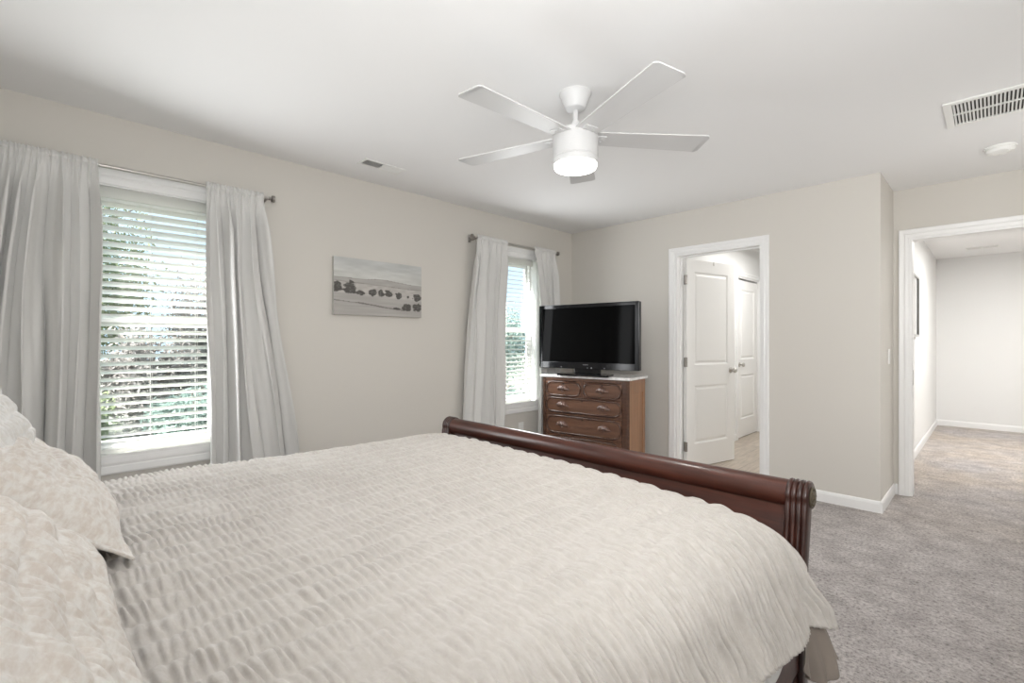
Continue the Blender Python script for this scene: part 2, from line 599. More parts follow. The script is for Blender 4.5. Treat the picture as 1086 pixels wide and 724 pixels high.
# ------------------------------------------------------------------ windows
def window(name, y0, y1, label):
    z0, z1 = WZ
    root = thing(name, label, 'window', (0, (y0 + y1) / 2, z0), kind='structure')
    off = root.location
    mb = MB()
    casing(mb, y0, y1, z0, z1, 0.09, lambda u, z, d: (d, u, z), bottom=True)
    mb.build('window_casing', M['trim'], root, off=off)
    mb = MB()                                   # vinyl frame at the outer edge of the opening
    fw, x0, x1 = 0.035, -0.138, -0.085
    mb.box((x0, y0, z0), (x1, y0 + fw, z1)).box((x0, y1 - fw, z0), (x1, y1, z1))
    mb.box((x0, y0 + fw, z0), (x1, y1 - fw, z0 + fw)).box((x0, y0 + fw, z1 - fw), (x1, y1 - fw, z1))
    mb.build('window_frame', M['vinyl'], root, off=off, bevel=0.003)
    jb = MB()                                   # white reveal boards and the stool
    jb.box((x1, y0, z0), (0.0, y0 + 0.008, z1)).box((x1, y1 - 0.008, z0), (0.0, y1, z1))
    jb.box((x1, y0, z0), (0.012, y1, z0 + 0.014)).box((x1, y0, z1 - 0.008), (0.0, y1, z1))
    jb.build('window_sill', M['trim'], root, off=off)
    zm = 1.34
    for (za, zb, xa, xb) in ((z0 + fw, zm + 0.018, -0.112, -0.09), (zm - 0.018, z1 - fw, -0.135, -0.113)):
        s = MB()
        sw = 0.032
        s.box((xa, y0 + fw, za), (xb, y0 + fw + sw, zb)).box((xa, y1 - fw - sw, za), (xb, y1 - fw, zb))
        s.box((xa, y0 + fw + sw, za), (xb, y1 - fw - sw, za + sw + 0.008)).box((xa, y0 + fw + sw, zb - sw - 0.008), (xb, y1 - fw - sw, zb))
        so = s.build('window_sash', M['vinyl'], root, off=off, bevel=0.003)
        box(((xa + xb) / 2 - 0.002, y0 + fw + sw, za + sw), ((xa + xb) / 2 + 0.002, y1 - fw - sw, zb - sw)).build('window_pane', M['glass'], so, off=off)
    return root


window('window_1', *W1, 'tall white window beside the head of the bed')
window('window_2', *W2, 'tall white window beside the dresser')


def blind(name, label, y0, y1, tilt):
    z0, z1 = WZ[0] + 0.014, WZ[1] - 0.008
    root = thing(name, label, 'window blind', (-0.04, (y0 + y1) / 2, z0), group='white slatted blinds')
    off = root.location
    h = MB()
    h.box((-0.066, y0, z1 - 0.045), (-0.02, y1, z1))
    h.box((-0.018, y0 - 0.004, z1 - 0.062), (-0.006, y1 + 0.004, z1))
    h.build('headrail', M['slat'], root, off=off, bevel=0.003)
    s = MB()
    pitch, w = 0.0435, 0.050
    z = z1 - 0.085
    zs = []
    while z > z0 + 0.05:
        zs.append(z)
        z -= pitch
    c, sn = math.cos(tilt), math.sin(tilt)
    for z in zs:
        rows = []
        for k in range(5):
            t = -0.5 + k / 4
            crown = 0.0022 * (1 - 4 * t * t)
            rows.append((t * w, crown))
        top = [(-0.042 + a * c - b * sn, z + a * sn + b * c) for a, b in rows]
        bot = [(-0.042 + a * c - (b - 0.0040) * sn, z + a * sn + (b - 0.0040) * c) for a, b in rows]
        poly = top + bot[::-1]
        s.prism(poly, y0 + 0.004, y1 - 0.004, lambda a, b, t: (a, t, b))
    s.build('slats', M['slat'], root, off=off)
    br = MB()
    br.box((-0.067, y0 + 0.004, z0 + 0.004), (-0.017, y1 - 0.004, z0 + 0.024))
    br.build('bottom_rail', M['slat'], root, off=off, bevel=0.003)
    cd = MB()
    for yy in ((y0 + y1) / 2 - 0.22, (y0 + y1) / 2, (y0 + y1) / 2 + 0.22):
        for xx in (-0.042 - w / 2 - 0.001, -0.042 + w / 2 + 0.001):
            cd.tube([(xx, yy, z0 + 0.02), (xx, yy, z1 - 0.02)], 0.0011, 6)
    cd.build('ladder_cord', M['plastic'], root, off=off)
    return root


blind('window_blind', 'white slatted blind in the window nearest the bed pillows, slats slanting down into the room', W1[0] + 0.012, W1[1] - 0.012, math.radians(22))
blind('window_blind', 'white slatted blind in the window next to the television, slats nearly open', W2[0] + 0.012, W2[1] - 0.065, math.radians(-9))


# ------------------------------------------------------------------ curtain rods and curtains
def curtain_rod(y0, y1, z, label):
    root = thing('curtain_rod', label, 'curtain rod', (0, (y0 + y1) / 2, z), group='nickel curtain rods')
    off = root.location
    X = 0.09
    MB().tube([(X, y0, z), (X, y1, z)], 0.0095, 16).build('rod', M['nickel'], root, smooth='auto', off=off)
    for yy, sg in ((y0, -1), (y1, 1)):
        f = MB()
        mt = Matrix.Translation((X, yy, z)) @ Matrix.Rotation(-sg * PI / 2, 4, 'X')
        f.lathe([(0, 0), (0.011, 0), (0.011, 0.008), (0.007, 0.011), (0.009, 0.016), (0.021, 0.020), (0.022, 0.034), (0.016, 0.038), (0, 0.040)], 20, mt)
        f.build('finial', M['pewter'], root, smooth='auto', off=off)
        b = MB()
        yb = yy - sg * 0.015
        b.box((0.0, yb - 0.014, z - 0.035), (0.006, yb + 0.014, z + 0.035))
        b.tube([(0.005, yb, z - 0.014), (0.05, yb, z - 0.018), (X, yb, z - 0.012)], 0.006, 10)
        b.box((X - 0.013, yb - 0.007, z - 0.016), (X + 0.013, yb + 0.007, z - 0.009))
        b.build('bracket', M['pewter'], root, off=off, bevel=0.0015)
    return root


curtain_rod(-0.16, 1.055, 2.14, 'long nickel curtain rod over the window beside the bed pillows')
curtain_rod(2.775, 3.905, 2.16, 'shorter-looking nickel curtain rod over the window by the television')


def curtain(label, zt, top, mid, bot, nfold, seed, amp=0.03):
    """top/mid/bot: (y_left, y_right) of the panel at the rod, at z=1.6 and at the floor hem"""
    rs = np.random.RandomState(seed)
    nu, nv = nfold * 22, 70
    u = np.linspace(0, 1, nu)
    zb = 0.03
    z = np.concatenate([np.linspace(zt + 0.026, zt - 0.035, 14), np.linspace(zt - 0.045, zb, nv - 14)])
    ph = rs.uniform(0, 1, 64)
    wd = np.cumsum(rs.uniform(0.55, 1.5, nfold + 1))
    wd = (wd - wd[0]) / (wd[-1] - wd[0])
    U = np.interp(u, wd, np.arange(nfold + 1))         # fold coordinate with uneven widths
    P = np.zeros((len(z), nu, 3))
    for i, zz in enumerate(z):
        t = (zt - zz) / (zt - zb)
        tm = (zt - 1.6) / (zt - zb)
        if t < tm:
            s = max(t, 0) / tm
            yl, yr = (1 - s) * top[0] + s * mid[0], (1 - s) * top[1] + s * mid[1]
        else:
            s = (t - tm) / (1 - tm)
            yl, yr = (1 - s) * mid[0] + s * bot[0], (1 - s) * mid[1] + s * bot[1]
        sway = 0.22 * np.sin(2 * PI * (U / nfold * 1.3 + 0.6 * t + ph[0])) * min(1, 3 * max(t, 0))
        ang_ = 2 * PI * (U + sway)
        w = np.cos(ang_)
        w = np.where(w > 0, np.abs(w) ** 0.6, -np.abs(w) ** 1.3)          # broad fronts, tight valleys
        w2 = np.cos(2 * PI * (2.1 * U + ph[1] + 0.3 * t)) * 0.16
        fine = np.cos(2 * PI * (U * 3.0 + ph[2])) * 0.6 + np.cos(2 * PI * (U * 5.3 + ph[3])) * 0.4
        deep = sstep(-0.01, 0.13, t)
        a = amp * (0.8 + 0.35 * np.sin(2 * PI * (U * 0.37 + ph[4])))
        x = 0.092 + deep * a * (w + w2) + (1 - deep) * 0.007 * fine
        # rod pocket: cloth swells round the rod, a small header stands above it
        d = (zz - zt)
        pocket = 0.014 * np.exp(-(d / 0.016) ** 2) + 0.004 * fine * np.exp(-((d + 0.03) / 0.02) ** 2)
        x = x + pocket
        y = yl + u * (yr - yl) - deep * 0.012 * np.sin(2 * ang_)
        P[i, :, 0] = np.clip(x, 0.026, 0.166)
        P[i, :, 1] = y
        P[i, :, 2] = zz + (0.004 * fine if i == 0 else 0)
    mb = MB().grid(P)
    o = mb.build('curtain', M['curtain'], smooth=True, fixn=False)
    sd = o.modifiers.new('thickness', 'SOLIDIFY')
    sd.thickness = 0.0025
    tag(o, label, 'curtain', 'pale grey curtain panels')
    return o


curtain('wide pale grey curtain at the far left, behind the pillows', 2.14, (-0.135, 0.232), (-0.20, 0.24), (-0.33, 0.25), 6, 3, 0.056)
curtain('pale grey curtain hanging between the near window and the landscape painting', 2.14, (0.712, 1.025), (0.715, 1.07), (0.722, 1.29), 5, 5, 0.054)
curtain('pale grey curtain left of the window by the television', 2.16, (2.80, 3.175), (2.73, 3.14), (2.60, 3.10), 5, 8, 0.044)
curtain('narrow pale grey curtain hanging behind the television and dresser', 2.16, (3.565, 3.885), (3.655, 3.93), (3.60, 3.99), 4, 12, 0.036)


# ------------------------------------------------------------------ painting
def painting():
    y0, y1, z0, z1 = 1.511, 2.252, 1.424, 1.84
    root = thing('landscape_painting', 'unframed grey landscape canvas with trees, hanging between the windows', 'painting', (0, (y0 + y1) / 2, (z0 + z1) / 2))
    off = root.location
    box((0.001, y0, z0), (0.030, y1, z1)).build('canvas_body', M['canvas_edge'], root, off=off, bevel=0.002)
    nu, nv = 230, 130
    u, v = np.meshgrid(np.linspace(0, 1, nu), np.linspace(0, 1, nv), indexing='ij')
    col = np.zeros((nu, nv, 3))
    nz = lambda a, b, s: vnoise(u * a + 13.1, v * b + 7.7, s)
    # sky (v from bottom 0 to top 1)
    sky = np.array([0.50, 0.51, 0.50]) + 0.05 * nz(4, 14, 1)[..., None] + 0.035 * nz(12, 30, 2)[..., None] + np.array([0.06, 0.055, 0.04]) * sstep(0.95, 0.7, v)[..., None]
    col[:] = sky
    hill = 0.655 + 0.035 * np.exp(-((u - 0.55) / 0.17) ** 2) - 0.05 * u + 0.008 * nz(9, 1, 3)
    hc = np.array([0.40, 0.385, 0.365]) + 0.03 * nz(10, 30, 4)[..., None]
    col = np.where((v < hill)[..., None], hc, col)
    edge = np.abs(v - hill) < 0.005
    col = np.where(edge[..., None], np.array([0.30, 0.285, 0.27]), col)
    pl = 0.585 - 0.06 * u + 0.006 * nz(14, 1, 5)
    col = np.where((v < pl)[..., None], np.array([0.46, 0.44, 0.415]) + 0.06 * nz(18, 44, 6)[..., None], col)
    col = np.where((np.abs(v - pl) < 0.005 + 0.004 * nz(20, 1, 21))[..., None], np.array([0.29, 0.275, 0.26]), col)
    me_ = 0.385 - 0.07 * u + 0.012 * nz(8, 1, 7)
    col = np.where((v < me_)[..., None], np.array([0.41, 0.395, 0.375]) + 0.035 * nz(5, 40, 8)[..., None], col)
    st = 0.255 - 0.17 * u + 0.01 * nz(7, 1, 9)
    col = np.where(((np.abs(v - st) < 0.010 + 0.006 * nz(10, 1, 10)) & (u < 0.78))[..., None], np.array([0.20, 0.19, 0.18]), col)
    trees = [(0.03, 0.47, 0.05, 0.09), (0.17, 0.485, 0.075, 0.12), (0.275, 0.40, 0.045, 0.05), (0.41, 0.42, 0.05, 0.075), (0.505, 0.41, 0.04, 0.075), (0.595, 0.42, 0.05, 0.075), (0.71, 0.395, 0.04, 0.06), (0.94, 0.385, 0.05, 0.075), (0.81, 0.19, 0.06, 0.075), (0.94, 0.19, 0.06, 0.085), (0.83, 0.385, 0.02, 0.03), (0.70, 0.15, 0.05, 0.02)]
    for (a, b, ra, rb) in trees:
        d = ((u - a) / ra) ** 2 + ((v - b) / rb) ** 2 + 0.55 * nz(34, 26, 11) + 0.25 * nz(80, 60, 12)
        k = np.clip((1.05 - d) * 3, 0, 1)[..., None]
        tc = np.array([0.10, 0.095, 0.088]) + 0.07 * np.clip(nz(60, 50, 13), 0, 1)[..., None]
        col = col * (1 - k) + tc * k
    P = np.stack([np.full_like(u, 0.0308) + 0.0004 * nz(150, 90, 14), y0 + u * (y1 - y0), z0 + v * (z1 - z0)], -1)
    mb = MB().grid(P)
    o = mb.build('canvas_front', M['canvas'], root, smooth=True, off=off, fixn=False)
    ca = o.data.color_attributes.new('paint', 'FLOAT_COLOR', 'POINT')
    rgba = np.concatenate([np.clip(col, 0, 1).reshape(-1, 3), np.ones((nu * nv, 1))], 1)
    ca.data.foreach_set('color', rgba.astype(np.float32).ravel())
    o['label'] = 'painted field with a row of dark trees under a pale sky'


painting()

# ------------------------------------------------------------------ bed
BX0, BX1 = 0.895, 2.912
bed = thing('sleigh_bed', 'dark cherry wood sleigh bed with a rolled footboard', 'bed', (1.9, 0.75, 0))
boff = bed.location


def sleigh_outline(yb, ztop, r, sgn, thick, foot, n=22, swp=0.052):
    """closed (y, z) outline of one sleigh end: straight leg, backward sweep, rolled top"""
    cy, cz = yb + sgn * 0.075, ztop - r
    pts_front, pts_back = [], []
    zs = np.linspace(foot, cz - 0.02, 14)
    for z in zs:
        s = sstep(cz - 0.34, cz - 0.01, np.array(z))
        sweep = float(s) ** 1.4 * swp
        pts_front.append((yb - sgn * (thick / 2) + sgn * sweep, z))
        pts_back.append((yb + sgn * (thick / 2) + sgn * sweep * 1.0, z))
    roll = []
    a0, a1 = math.radians(195 if swp < 0.06 else 232), math.radians(-62)
    for k in range(n + 1):
        a = a0 + (a1 - a0) * k / n
        roll.append((cy + sgn * r * math.cos(a), cz + r * math.sin(a)))
    return pts_front + roll + pts_back[::-1]


def sleigh_end(name, yb, ztop, sgn, label, x0, x1):
    r = 0.047
    out = sleigh_outline(yb, ztop, r, sgn, 0.030, 0.22, swp=0.078)
    mb = MB()
    xa, xb = x0 + 0.066, x1 - 0.066
    mb.prism(out, xa, xb, lambda a, b, t: (t, a, b))
    o = mb.build(name, M['cherry'], bed, smooth='auto', off=boff, angle=40)
    cy, cz = yb + sgn * 0.075, ztop - r
    for (pa, pb, side) in ((x0, x0 + 0.068, -1), (x1 - 0.068, x1, 1)):
        op = np.array(sleigh_outline(yb, ztop + 0.006, r + 0.006, sgn, 0.062, 0.0))
        n = len(op)
        tang = np.roll(op, -1, 0) - np.roll(op, 1, 0)
        nor = np.stack([tang[:, 1], -tang[:, 0]], 1)
        nor /= np.linalg.norm(nor, axis=1)[:, None] + 1e-9
        cen = op.mean(0)
        area2 = np.sum(op[:, 0] * np.roll(op[:, 1], -1) - np.roll(op[:, 0], -1) * op[:, 1])
        if area2 < 0:
            nor = -nor
        nx = 41
        xs = np.linspace(pa, pb, nx)
        P = np.zeros((nx, n, 3))
        for i, x in enumerate(xs):
            t = i / (nx - 1)
            h = (0.006 * abs(math.sin(PI * 4 * t)) ** 0.6 if 0.001 < t < 0.999 else 0.0) - 0.005
            damp = np.ones(n)
            q = op + nor * h * damp[:, None]
            q[:, 1] = np.maximum(q[:, 1], 0.0)
            P[i, :, 0] = x
            P[i, :, 1:] = q
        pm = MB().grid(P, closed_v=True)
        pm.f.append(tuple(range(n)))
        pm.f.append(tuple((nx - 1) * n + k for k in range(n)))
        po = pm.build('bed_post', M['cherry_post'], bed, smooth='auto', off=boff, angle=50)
        po['label'] = 'reeded corner post of the sleigh bed'
        rz = MB()
        mt = Matrix.Translation((pb if side > 0 else pa, cy, cz)) @ Matrix.Rotation(side * PI / 2, 4, 'Y')
        rz.lathe([(0.034, 0), (0.036, 0.003), (0.033, 0.007), (0.027, 0.005), (0.022, 0.006), (0.018, 0.010), (0.010, 0.008), (0.006, 0.012), (0, 0.013)], 28, mt)
        for k in range(8):
            a = 2 * PI * k / 8
            c = mt @ Vector((0.026 * math.cos(a), 0.026 * math.sin(a), 0.006))
            rz.lathe([(0, -0.004), (0.004, -0.002), (0.0045, 0.001), (0, 0.004)], 8, Matrix.Translation(c) @ Matrix.Rotation(side * PI / 2, 4, 'Y'))
        rz.build('rosette', M['bronze'], po, smooth='auto', off=boff)
    return o


sleigh_end('footboard', 1.797, 0.745, 1, '', BX0, BX1)
sleigh_end('headboard', -0.365, 1.17, -1, '', BX0, BX1)
for xa in (BX0 + 0.012, BX1 - 0.047):
    box((xa, -0.335, 0.15), (xa + 0.035, 1.766, 0.325)).build('side_rail', M['cherry'], bed, off=boff, bevel=0.004)
sl = MB()
for k in range(7):
    y = -0.2 + k * 0.3
    sl.box((BX0 + 0.047, y, 0.19), (BX1 - 0.047, y + 0.08, 0.21))
sl.build('bed_slats', M['walnut_side'], bed, off=boff)

ms_ = box((0.965, -0.315, 0.435), (2.80, 1.69, 0.60)).build('mattress', M['mattress'], bevel=0.06, seg=4, smooth='auto')
tag(ms_, 'mattress hidden under the crinkled quilt on the sleigh bed', 'mattress')
bs_ = box((0.95, -0.32, 0.2105), (2.85, 1.75, 0.4345)).build('box_spring', M['sheet'], bevel=0.02, seg=3, smooth='auto')
tag(bs_, 'white box spring under the mattress, inside the bed rails', 'box spring')


def crinkle(s, t, seed, ch=0.088, wl=0.0195):
    """ruched channels: seams run along t, the little puckers run across each channel (along s)"""
    s = s + 0.010 * vnoise(s * 3, t * 4, seed + 5) + 0.004 * vnoise(s * 20, t * 18, seed + 6)
    c = s / ch
    ci = np.floor(c).astype(int)
    fr = c - ci
    env = np.clip(np.sin(PI * fr), 0, 1) ** 0.55
    rs = np.random.RandomState(seed)
    pht = rs.uniform(0, 1, 400)
    off = pht[(ci + 100) % 400]
    warp = 0.30 * vnoise(t * 55 + 9.0 * pht[(ci + 60) % 400], ci * 1.7 + fr * 1.3, seed + 8) + 0.8 * vnoise(t * 11 + 31 * pht[(ci + 30) % 400], ci * 3.7 + fr * 0.6, seed + 1)
    w = np.cos(2 * PI * (t / wl + off * 0.6 + warp + 0.10 * np.sin(PI * fr)))
    w = 1 - (0.5 - 0.5 * w) ** 2.2
    am = 0.75 + 0.4 * vnoise(s * 6, t * 5, seed + 2) + 0.35 * vnoise(s * 14, t * 45, seed + 12)
    return env * (0.35 + w * am) - 0.25 + 0.13 * vnoise(s * 60, t * 70, seed + 3)


def quilt():
    ny = 760
    Y = np.linspace(-0.30, 1.742, ny)
    # cross-section across the bed: left hem .. top .. right hem, by arc length
    prof = [(0.885, 0.36), (0.893, 0.50), (0.905, 0.60)]
    for k in range(1, 7):
        a = PI - PI / 2 * k / 7
        prof.append((1.005 + 0.098 * math.cos(a), 0.598 + 0.098 * math.sin(a)))
    prof += [(1.05, 0.698), (1.4, 0.702), (1.9, 0.704), (2.3, 0.702), (2.62, 0.698)]
    for k in range(0, 10):
        a = PI / 2 - PI / 2 * k / 9
        prof.append((2.71 + 0.17 * math.cos(a), 0.526 + 0.17 * math.sin(a)))
    prof += [(2.895, 0.47), (2.913, 0.42), (2.930, 0.385)]
    prof = np.array(prof)
    seg = np.linalg.norm(np.diff(prof, axis=0), axis=1)
    S = np.concatenate([[0], np.cumsum(seg)])
    ns = int(S[-1] / 0.0085)
    s = np.linspace(0, S[-1], ns)
    px, pz = np.interp(s, S, prof[:, 0]), np.interp(s, S, prof[:, 1])
    ker = np.ones(7) / 7
    px[5:-5] = np.convolve(px, ker, 'same')[5:-5]
    pz[5:-5] = np.convolve(pz, ker, 'same')[5:-5]
    tx, tz = np.gradient(px), np.gradient(pz)
    ln = np.hypot(tx, tz)
    nx_, nz_ = -tz / ln, tx / ln
    SS, YY = np.meshgrid(s, Y, indexing='ij')
    PX, PZ = np.repeat(px[:, None], ny, 1), np.repeat(pz[:, None], ny, 1)
    NX, NZ = np.repeat(nx_[:, None], ny, 1), np.repeat(nz_[:, None], ny, 1)
    # lie of the cloth: gentle dips, sagging to the foot corner on the right
    dip = 0.012 * vnoise(PX * 2.2, YY * 2.0, 41) + 0.006 * vnoise(PX * 5, YY * 5, 42)
    topm = sstep(0.60, 0.69, PZ)
    foot = sstep(1.40, 1.742, YY)
    right = sstep(1.2, 2.75, PX)
    PZ = PZ + topm * dip - foot ** 1.7 * (0.012 + 0.042 * right) * sstep(0.40, 0.6, PZ)
    # last centimetres tuck down behind the footboard
    tuck = sstep(1.690, 1.742, YY)
    PZ = PZ - tuck * 0.045 * sstep(0.55, 0.66, PZ)
    # side drape: slow vertical folds, swinging out at the foot corner
    down = sstep(0.69, 0.37, PZ) * (PX > 2.5)
    fold = 0.012 * np.sin(YY * 9.0 + 0.8) + 0.007 * np.sin(YY * 21 + 1.0)
    flare = 0.050 * sstep(1.665, 1.742, YY) + 0.010 * sstep(0.8, 1.6, YY) - 0.012 * np.exp(-((YY - 1.665) / 0.022) ** 2)
    PX = PX + down * (fold * 0.6 + flare + 0.026)
    PZ = PZ + down * (0.012 * np.sin(YY * 7 + 2) + np.interp(YY, [0.3, 1.19, 1.5, 1.742], [0.10, 0.05, -0.01, -0.05]))
    cr = crinkle(SS, YY, 101)
    side = sstep(2.72, 2.86, PX)
    # on the drape the puckers pull out into longer vertical ruches
    cr2 = crinkle((SS - (S[-1] - 0.27)) * 0.10 + 0.484, YY + 0.02 * np.sin(SS * 9) + 0.006 * vnoise(SS * 16, YY * 30, 91), 131, 0.088, 0.0205)
    cr = cr * (1 - side) + 2.6 * (cr2 - 0.35) * side
    amp = (0.0112 + 0.0015 * vnoise(PX * 2, YY * 2, 77)) * (1 - 0.65 * sstep(S[-1] - 0.06, S[-1], SS))
    PX = PX + NX * cr * amp
    PZ = PZ + NZ * cr * amp
    # hem line roll
    P = np.stack([PX, YY, PZ], -1)
    mb = MB().grid(P)
    o = mb.build('quilt', M['quilt'], smooth=True, fixn=False)
    # faces must look outwards
    sd = o.modifiers.new('thickness', 'SOLIDIFY')
    sd.thickness = 0.006
    sd.offset = -1
    tag(o, 'off-white crinkled quilt spread over the sleigh bed', 'quilt')
    return o


quilt()


def side_sheet():
    ny, nz = 90, 24
    y = np.linspace(1.12, 1.742, ny)
    P = np.zeros((ny, nz, 3))
    for i, yy in enumerate(y):
        zh = 0.225 + 0.17 * float(sstep(1.38, 1.735, np.array(yy))) ** 1.6
        for j in range(nz):
            t = j / (nz - 1)
            z = 0.43 + (zh - 0.43) * t
            P[i, j] = (2.9035 + 0.007 * t * math.sin(yy * 16) + 0.006 * t + 0.004 * math.sin(yy * 40 + 3 * t), yy, z)
    o = MB().grid(P).build('bed_sheet', M['sheet'], smooth=True, fixn=False)
    sd = o.modifiers.new('thickness', 'SOLIDIFY'); sd.thickness = 0.002
    tag(o, 'white sheet hem hanging below the quilt at the foot of the bed', 'bed sheet')


side_sheet()


def taupe_sheet():
    """loose corner of a taupe top sheet hanging out below the quilt corner"""
    nu, nv = 60, 40
    P = np.zeros((nu, nv, 3))
    for i in range(nu):
        u = i / (nu - 1)
        yy = 1.60 + 0.155 * u
        for j in range(nv):
            v = j / (nv - 1)
            drop = 0.10 + 0.075 * math.sin(PI * min(1, 0.15 + 0.95 * u)) - 0.05 * (1 - u) ** 2
            z = 0.375 - (drop + 0.02) * v
            x = 2.938 + 0.070 * u * v ** 0.8 + 0.016 * math.sin(9 * u + 2.2 * v) * (0.3 + v) * 0.8 + 0.010 * math.sin(23 * u + 4 * v) * v + 0.012 * v
            P[i, j] = (max(x, 2.934), yy + 0.012 * math.sin(6 * v + 5 * u), z)
    o = MB().grid(P).build('top_sheet', M['taupe'], smooth=True, fixn=False)
    sd = o.modifiers.new('thickness', 'SOLIDIFY'); sd.thickness = 0.003
    tag(o, 'crumpled taupe sheet corner hanging below the quilt near the bed post', 'bed sheet')


taupe_sheet()


# pillows in crinkled shams
def sham(label, cx, cy, cz, w, h, th, lean, rz, material, seed, group):
    nu, nv = 230, 110
    u, v = np.meshgrid(np.linspace(-1, 1, nu), np.linspace(-1, 1, nv), indexing='ij')
    fl = 0.93                                           # flange starts here
    e = np.clip(1 - (np.abs(u) / fl) ** 2.6, 0, 1) ** 0.55 * np.clip(1 - (np.abs(v) / fl) ** 2.6, 0, 1) ** 0.55
    pull = 1 - 0.05 * (1 - v ** 2) * (np.abs(u) ** 3)
    x = u * w / 2 * pull
    y = v * h / 2 * (1 - 0.05 * (1 - u ** 2) * np.abs(v) ** 3)
    slump = -0.018 * np.sin(3 * u + seed) * e
    cr = crinkle(y + 0.5, x + 1.0, 200 + seed, 0.060, 0.030)
    wr = 0.010 * vnoise(u * 3 + seed, v * 3, 9 + seed) + 0.008 * vnoise(u * 7, v * 6 + seed, 19 + seed)
    zf = th / 2 * e + slump + (cr * 0.0085 + wr) * (0.25 + 0.75 * e) + 0.004
    zb = -th / 2 * e * 0.8 + slump - 0.002 + wr * 0.4
    mb = MB()
    mb.grid(np.stack([x, y, zf], -1))
    mb.grid(np.stack([x, y, zb], -1)[::-1])
    n = nu * nv
    # close the rim
    ring = [(i, 0) for i in range(nu)] + [(nu - 1, j) for j in range(1, nv)] + [(i, nv - 1) for i in range(nu - 2, -1, -1)] + [(0, j) for j in range(nv - 2, 0, -1)]
    fi = [i * nv + j for i, j in ring]
    bi = [n + (nu - 1 - i) * nv + j for i, j in ring]
    for k in range(len(ring)):
        k2 = (k + 1) % len(ring)
        mb.f.append((fi[k], bi[k], bi[k2], fi[k2]))
    o = mb.build('pillow', material, smooth=True)
    # local x -> along the bed head, local y -> up the lean, local z -> towards the foot
    o.rotation_euler = (lean, 0, PI + rz)
    o.location = (cx, cy, cz)
    tag(o, label, 'pillow', group)
    return o


G_PIL = 'crinkled pillows against the headboard'
sham('beige crinkled pillow at the window side of the bed, under the white one', 1.48, -0.02, 0.860, 0.92, 0.46, 0.16, math.radians(38), 0.0, M['sham'], 1, G_PIL)
sham('beige crinkled pillow nearest the camera', 2.40, -0.062, 0.890, 0.93, 0.46, 0.13, math.radians(42), 0.03, M['sham'], 2, G_PIL)
sham('white crinkled pillow propped behind and above the beige ones by the left curtain', 1.38, -0.15, 1.035, 0.88, 0.46, 0.13, math.radians(54), 0.0, M['sham_back'], 3, G_PIL)

# ------------------------------------------------------------------ dresser (local frame: front is -y)
DZ = 0.91
DRZ = math.radians(8.5)
dr = thing('dresser', 'antique walnut dresser with a white marble top, under the television', 'dresser', (0.653, 3.772, 0), DRZ)
bwid, bdep = 0.885, 0.385
x0, x1, yf, yb = -bwid / 2, bwid / 2, -bdep / 2, bdep / 2
zt = DZ - 0.024
b = MB()
b.box((x0, yf + 0.022, 0.06), (x0 + 0.02, yb, zt)).box((x0 + 0.02, yb - 0.012, 0.06), (x1 - 0.02, yb, zt))
b.box((x0 + 0.02, yf + 0.022, 0.06), (x1 - 0.02, yb - 0.012, 0.09)).box((x0 + 0.02, yf + 0.022, zt - 0.02), (x1 - 0.02, yb - 0.012, zt))
b.build('carcass', M['walnut_frame'], dr)
# right side: frame and sunk panel in lighter wood
s = MB()
s.box((x1 - 0.012, yf + 0.03, 0.10), (x1 - 0.006, yb - 0.03, zt - 0.03))
s.box((x1 - 0.02, yf + 0.022, 0.06), (x1, yf + 0.095, zt)).box((x1 - 0.02, yb - 0.06, 0.06), (x1, yb, zt))
s.box((x1 - 0.02, yf + 0.095, zt - 0.12), (x1, yb - 0.06, zt)).box((x1 - 0.02, yf + 0.095, 0.06), (x1, yb - 0.06, 0.16))
s.build('side_panel', M['walnut_side'], dr, bevel=0.002)['label'] = 'lighter framed side of the dresser'
# corner pilasters and face frame
for a, bb in ((x0, x0 + 0.034), (x1 - 0.064, x1)):
    f = MB()
    c = 0.02
    poly = [(a, yf + 0.022), (a, yf + c * 0.2), (a + c * 0.2, yf), (bb - c * (1 if bb > 0 else 0.2), yf), (bb, yf + c * (1 if bb > 0 else 0.2)), (bb, yf + 0.022)]
    f.prism(poly, 0.0, zt, lambda p, q, t: (p, q, t))
    f.build('corner_pilaster', M['walnut_dark'], dr, bevel=0.0015)['label'] = 'dark chamfered front corner'
rows = [(0.848, 0.712), (0.694, 0.556), (0.523, 0.356), (0.326, 0.120)]
fx0, fx1 = x0 + 0.034, x1 - 0.064
f = MB()
edges = [zt, 0.862, 0.703, 0.538, 0.341, 0.10]
for hi_, lo_ in ((zt, 0.857), (0.706, 0.700), (0.548, 0.532), (0.348, 0.334), (0.11, 0.05)):
    f.box((fx0, yf + 0.004, lo_), (fx1, yf + 0.022, hi_))
f.box(((fx0 + fx1) / 2 - 0.008, yf + 0.004, 0.706), ((fx0 + fx1) / 2 + 0.008, yf + 0.022, 0.857))
f.build('face_frame', M['walnut_frame'], dr, bevel=0.0015)


def stadium(cx, cz, w, h, n=12):
    r = h / 2
    pts = []
    for k in range(n + 1):
        a = -PI / 2 + PI * k / n
        pts.append((cx + w / 2 - r + r * math.cos(a), cz + r * math.sin(a)))
    for k in range(n + 1):
        a = PI / 2 + PI * k / n
        pts.append((cx - w / 2 + r + r * math.cos(a), cz + r * math.sin(a)))
    return pts


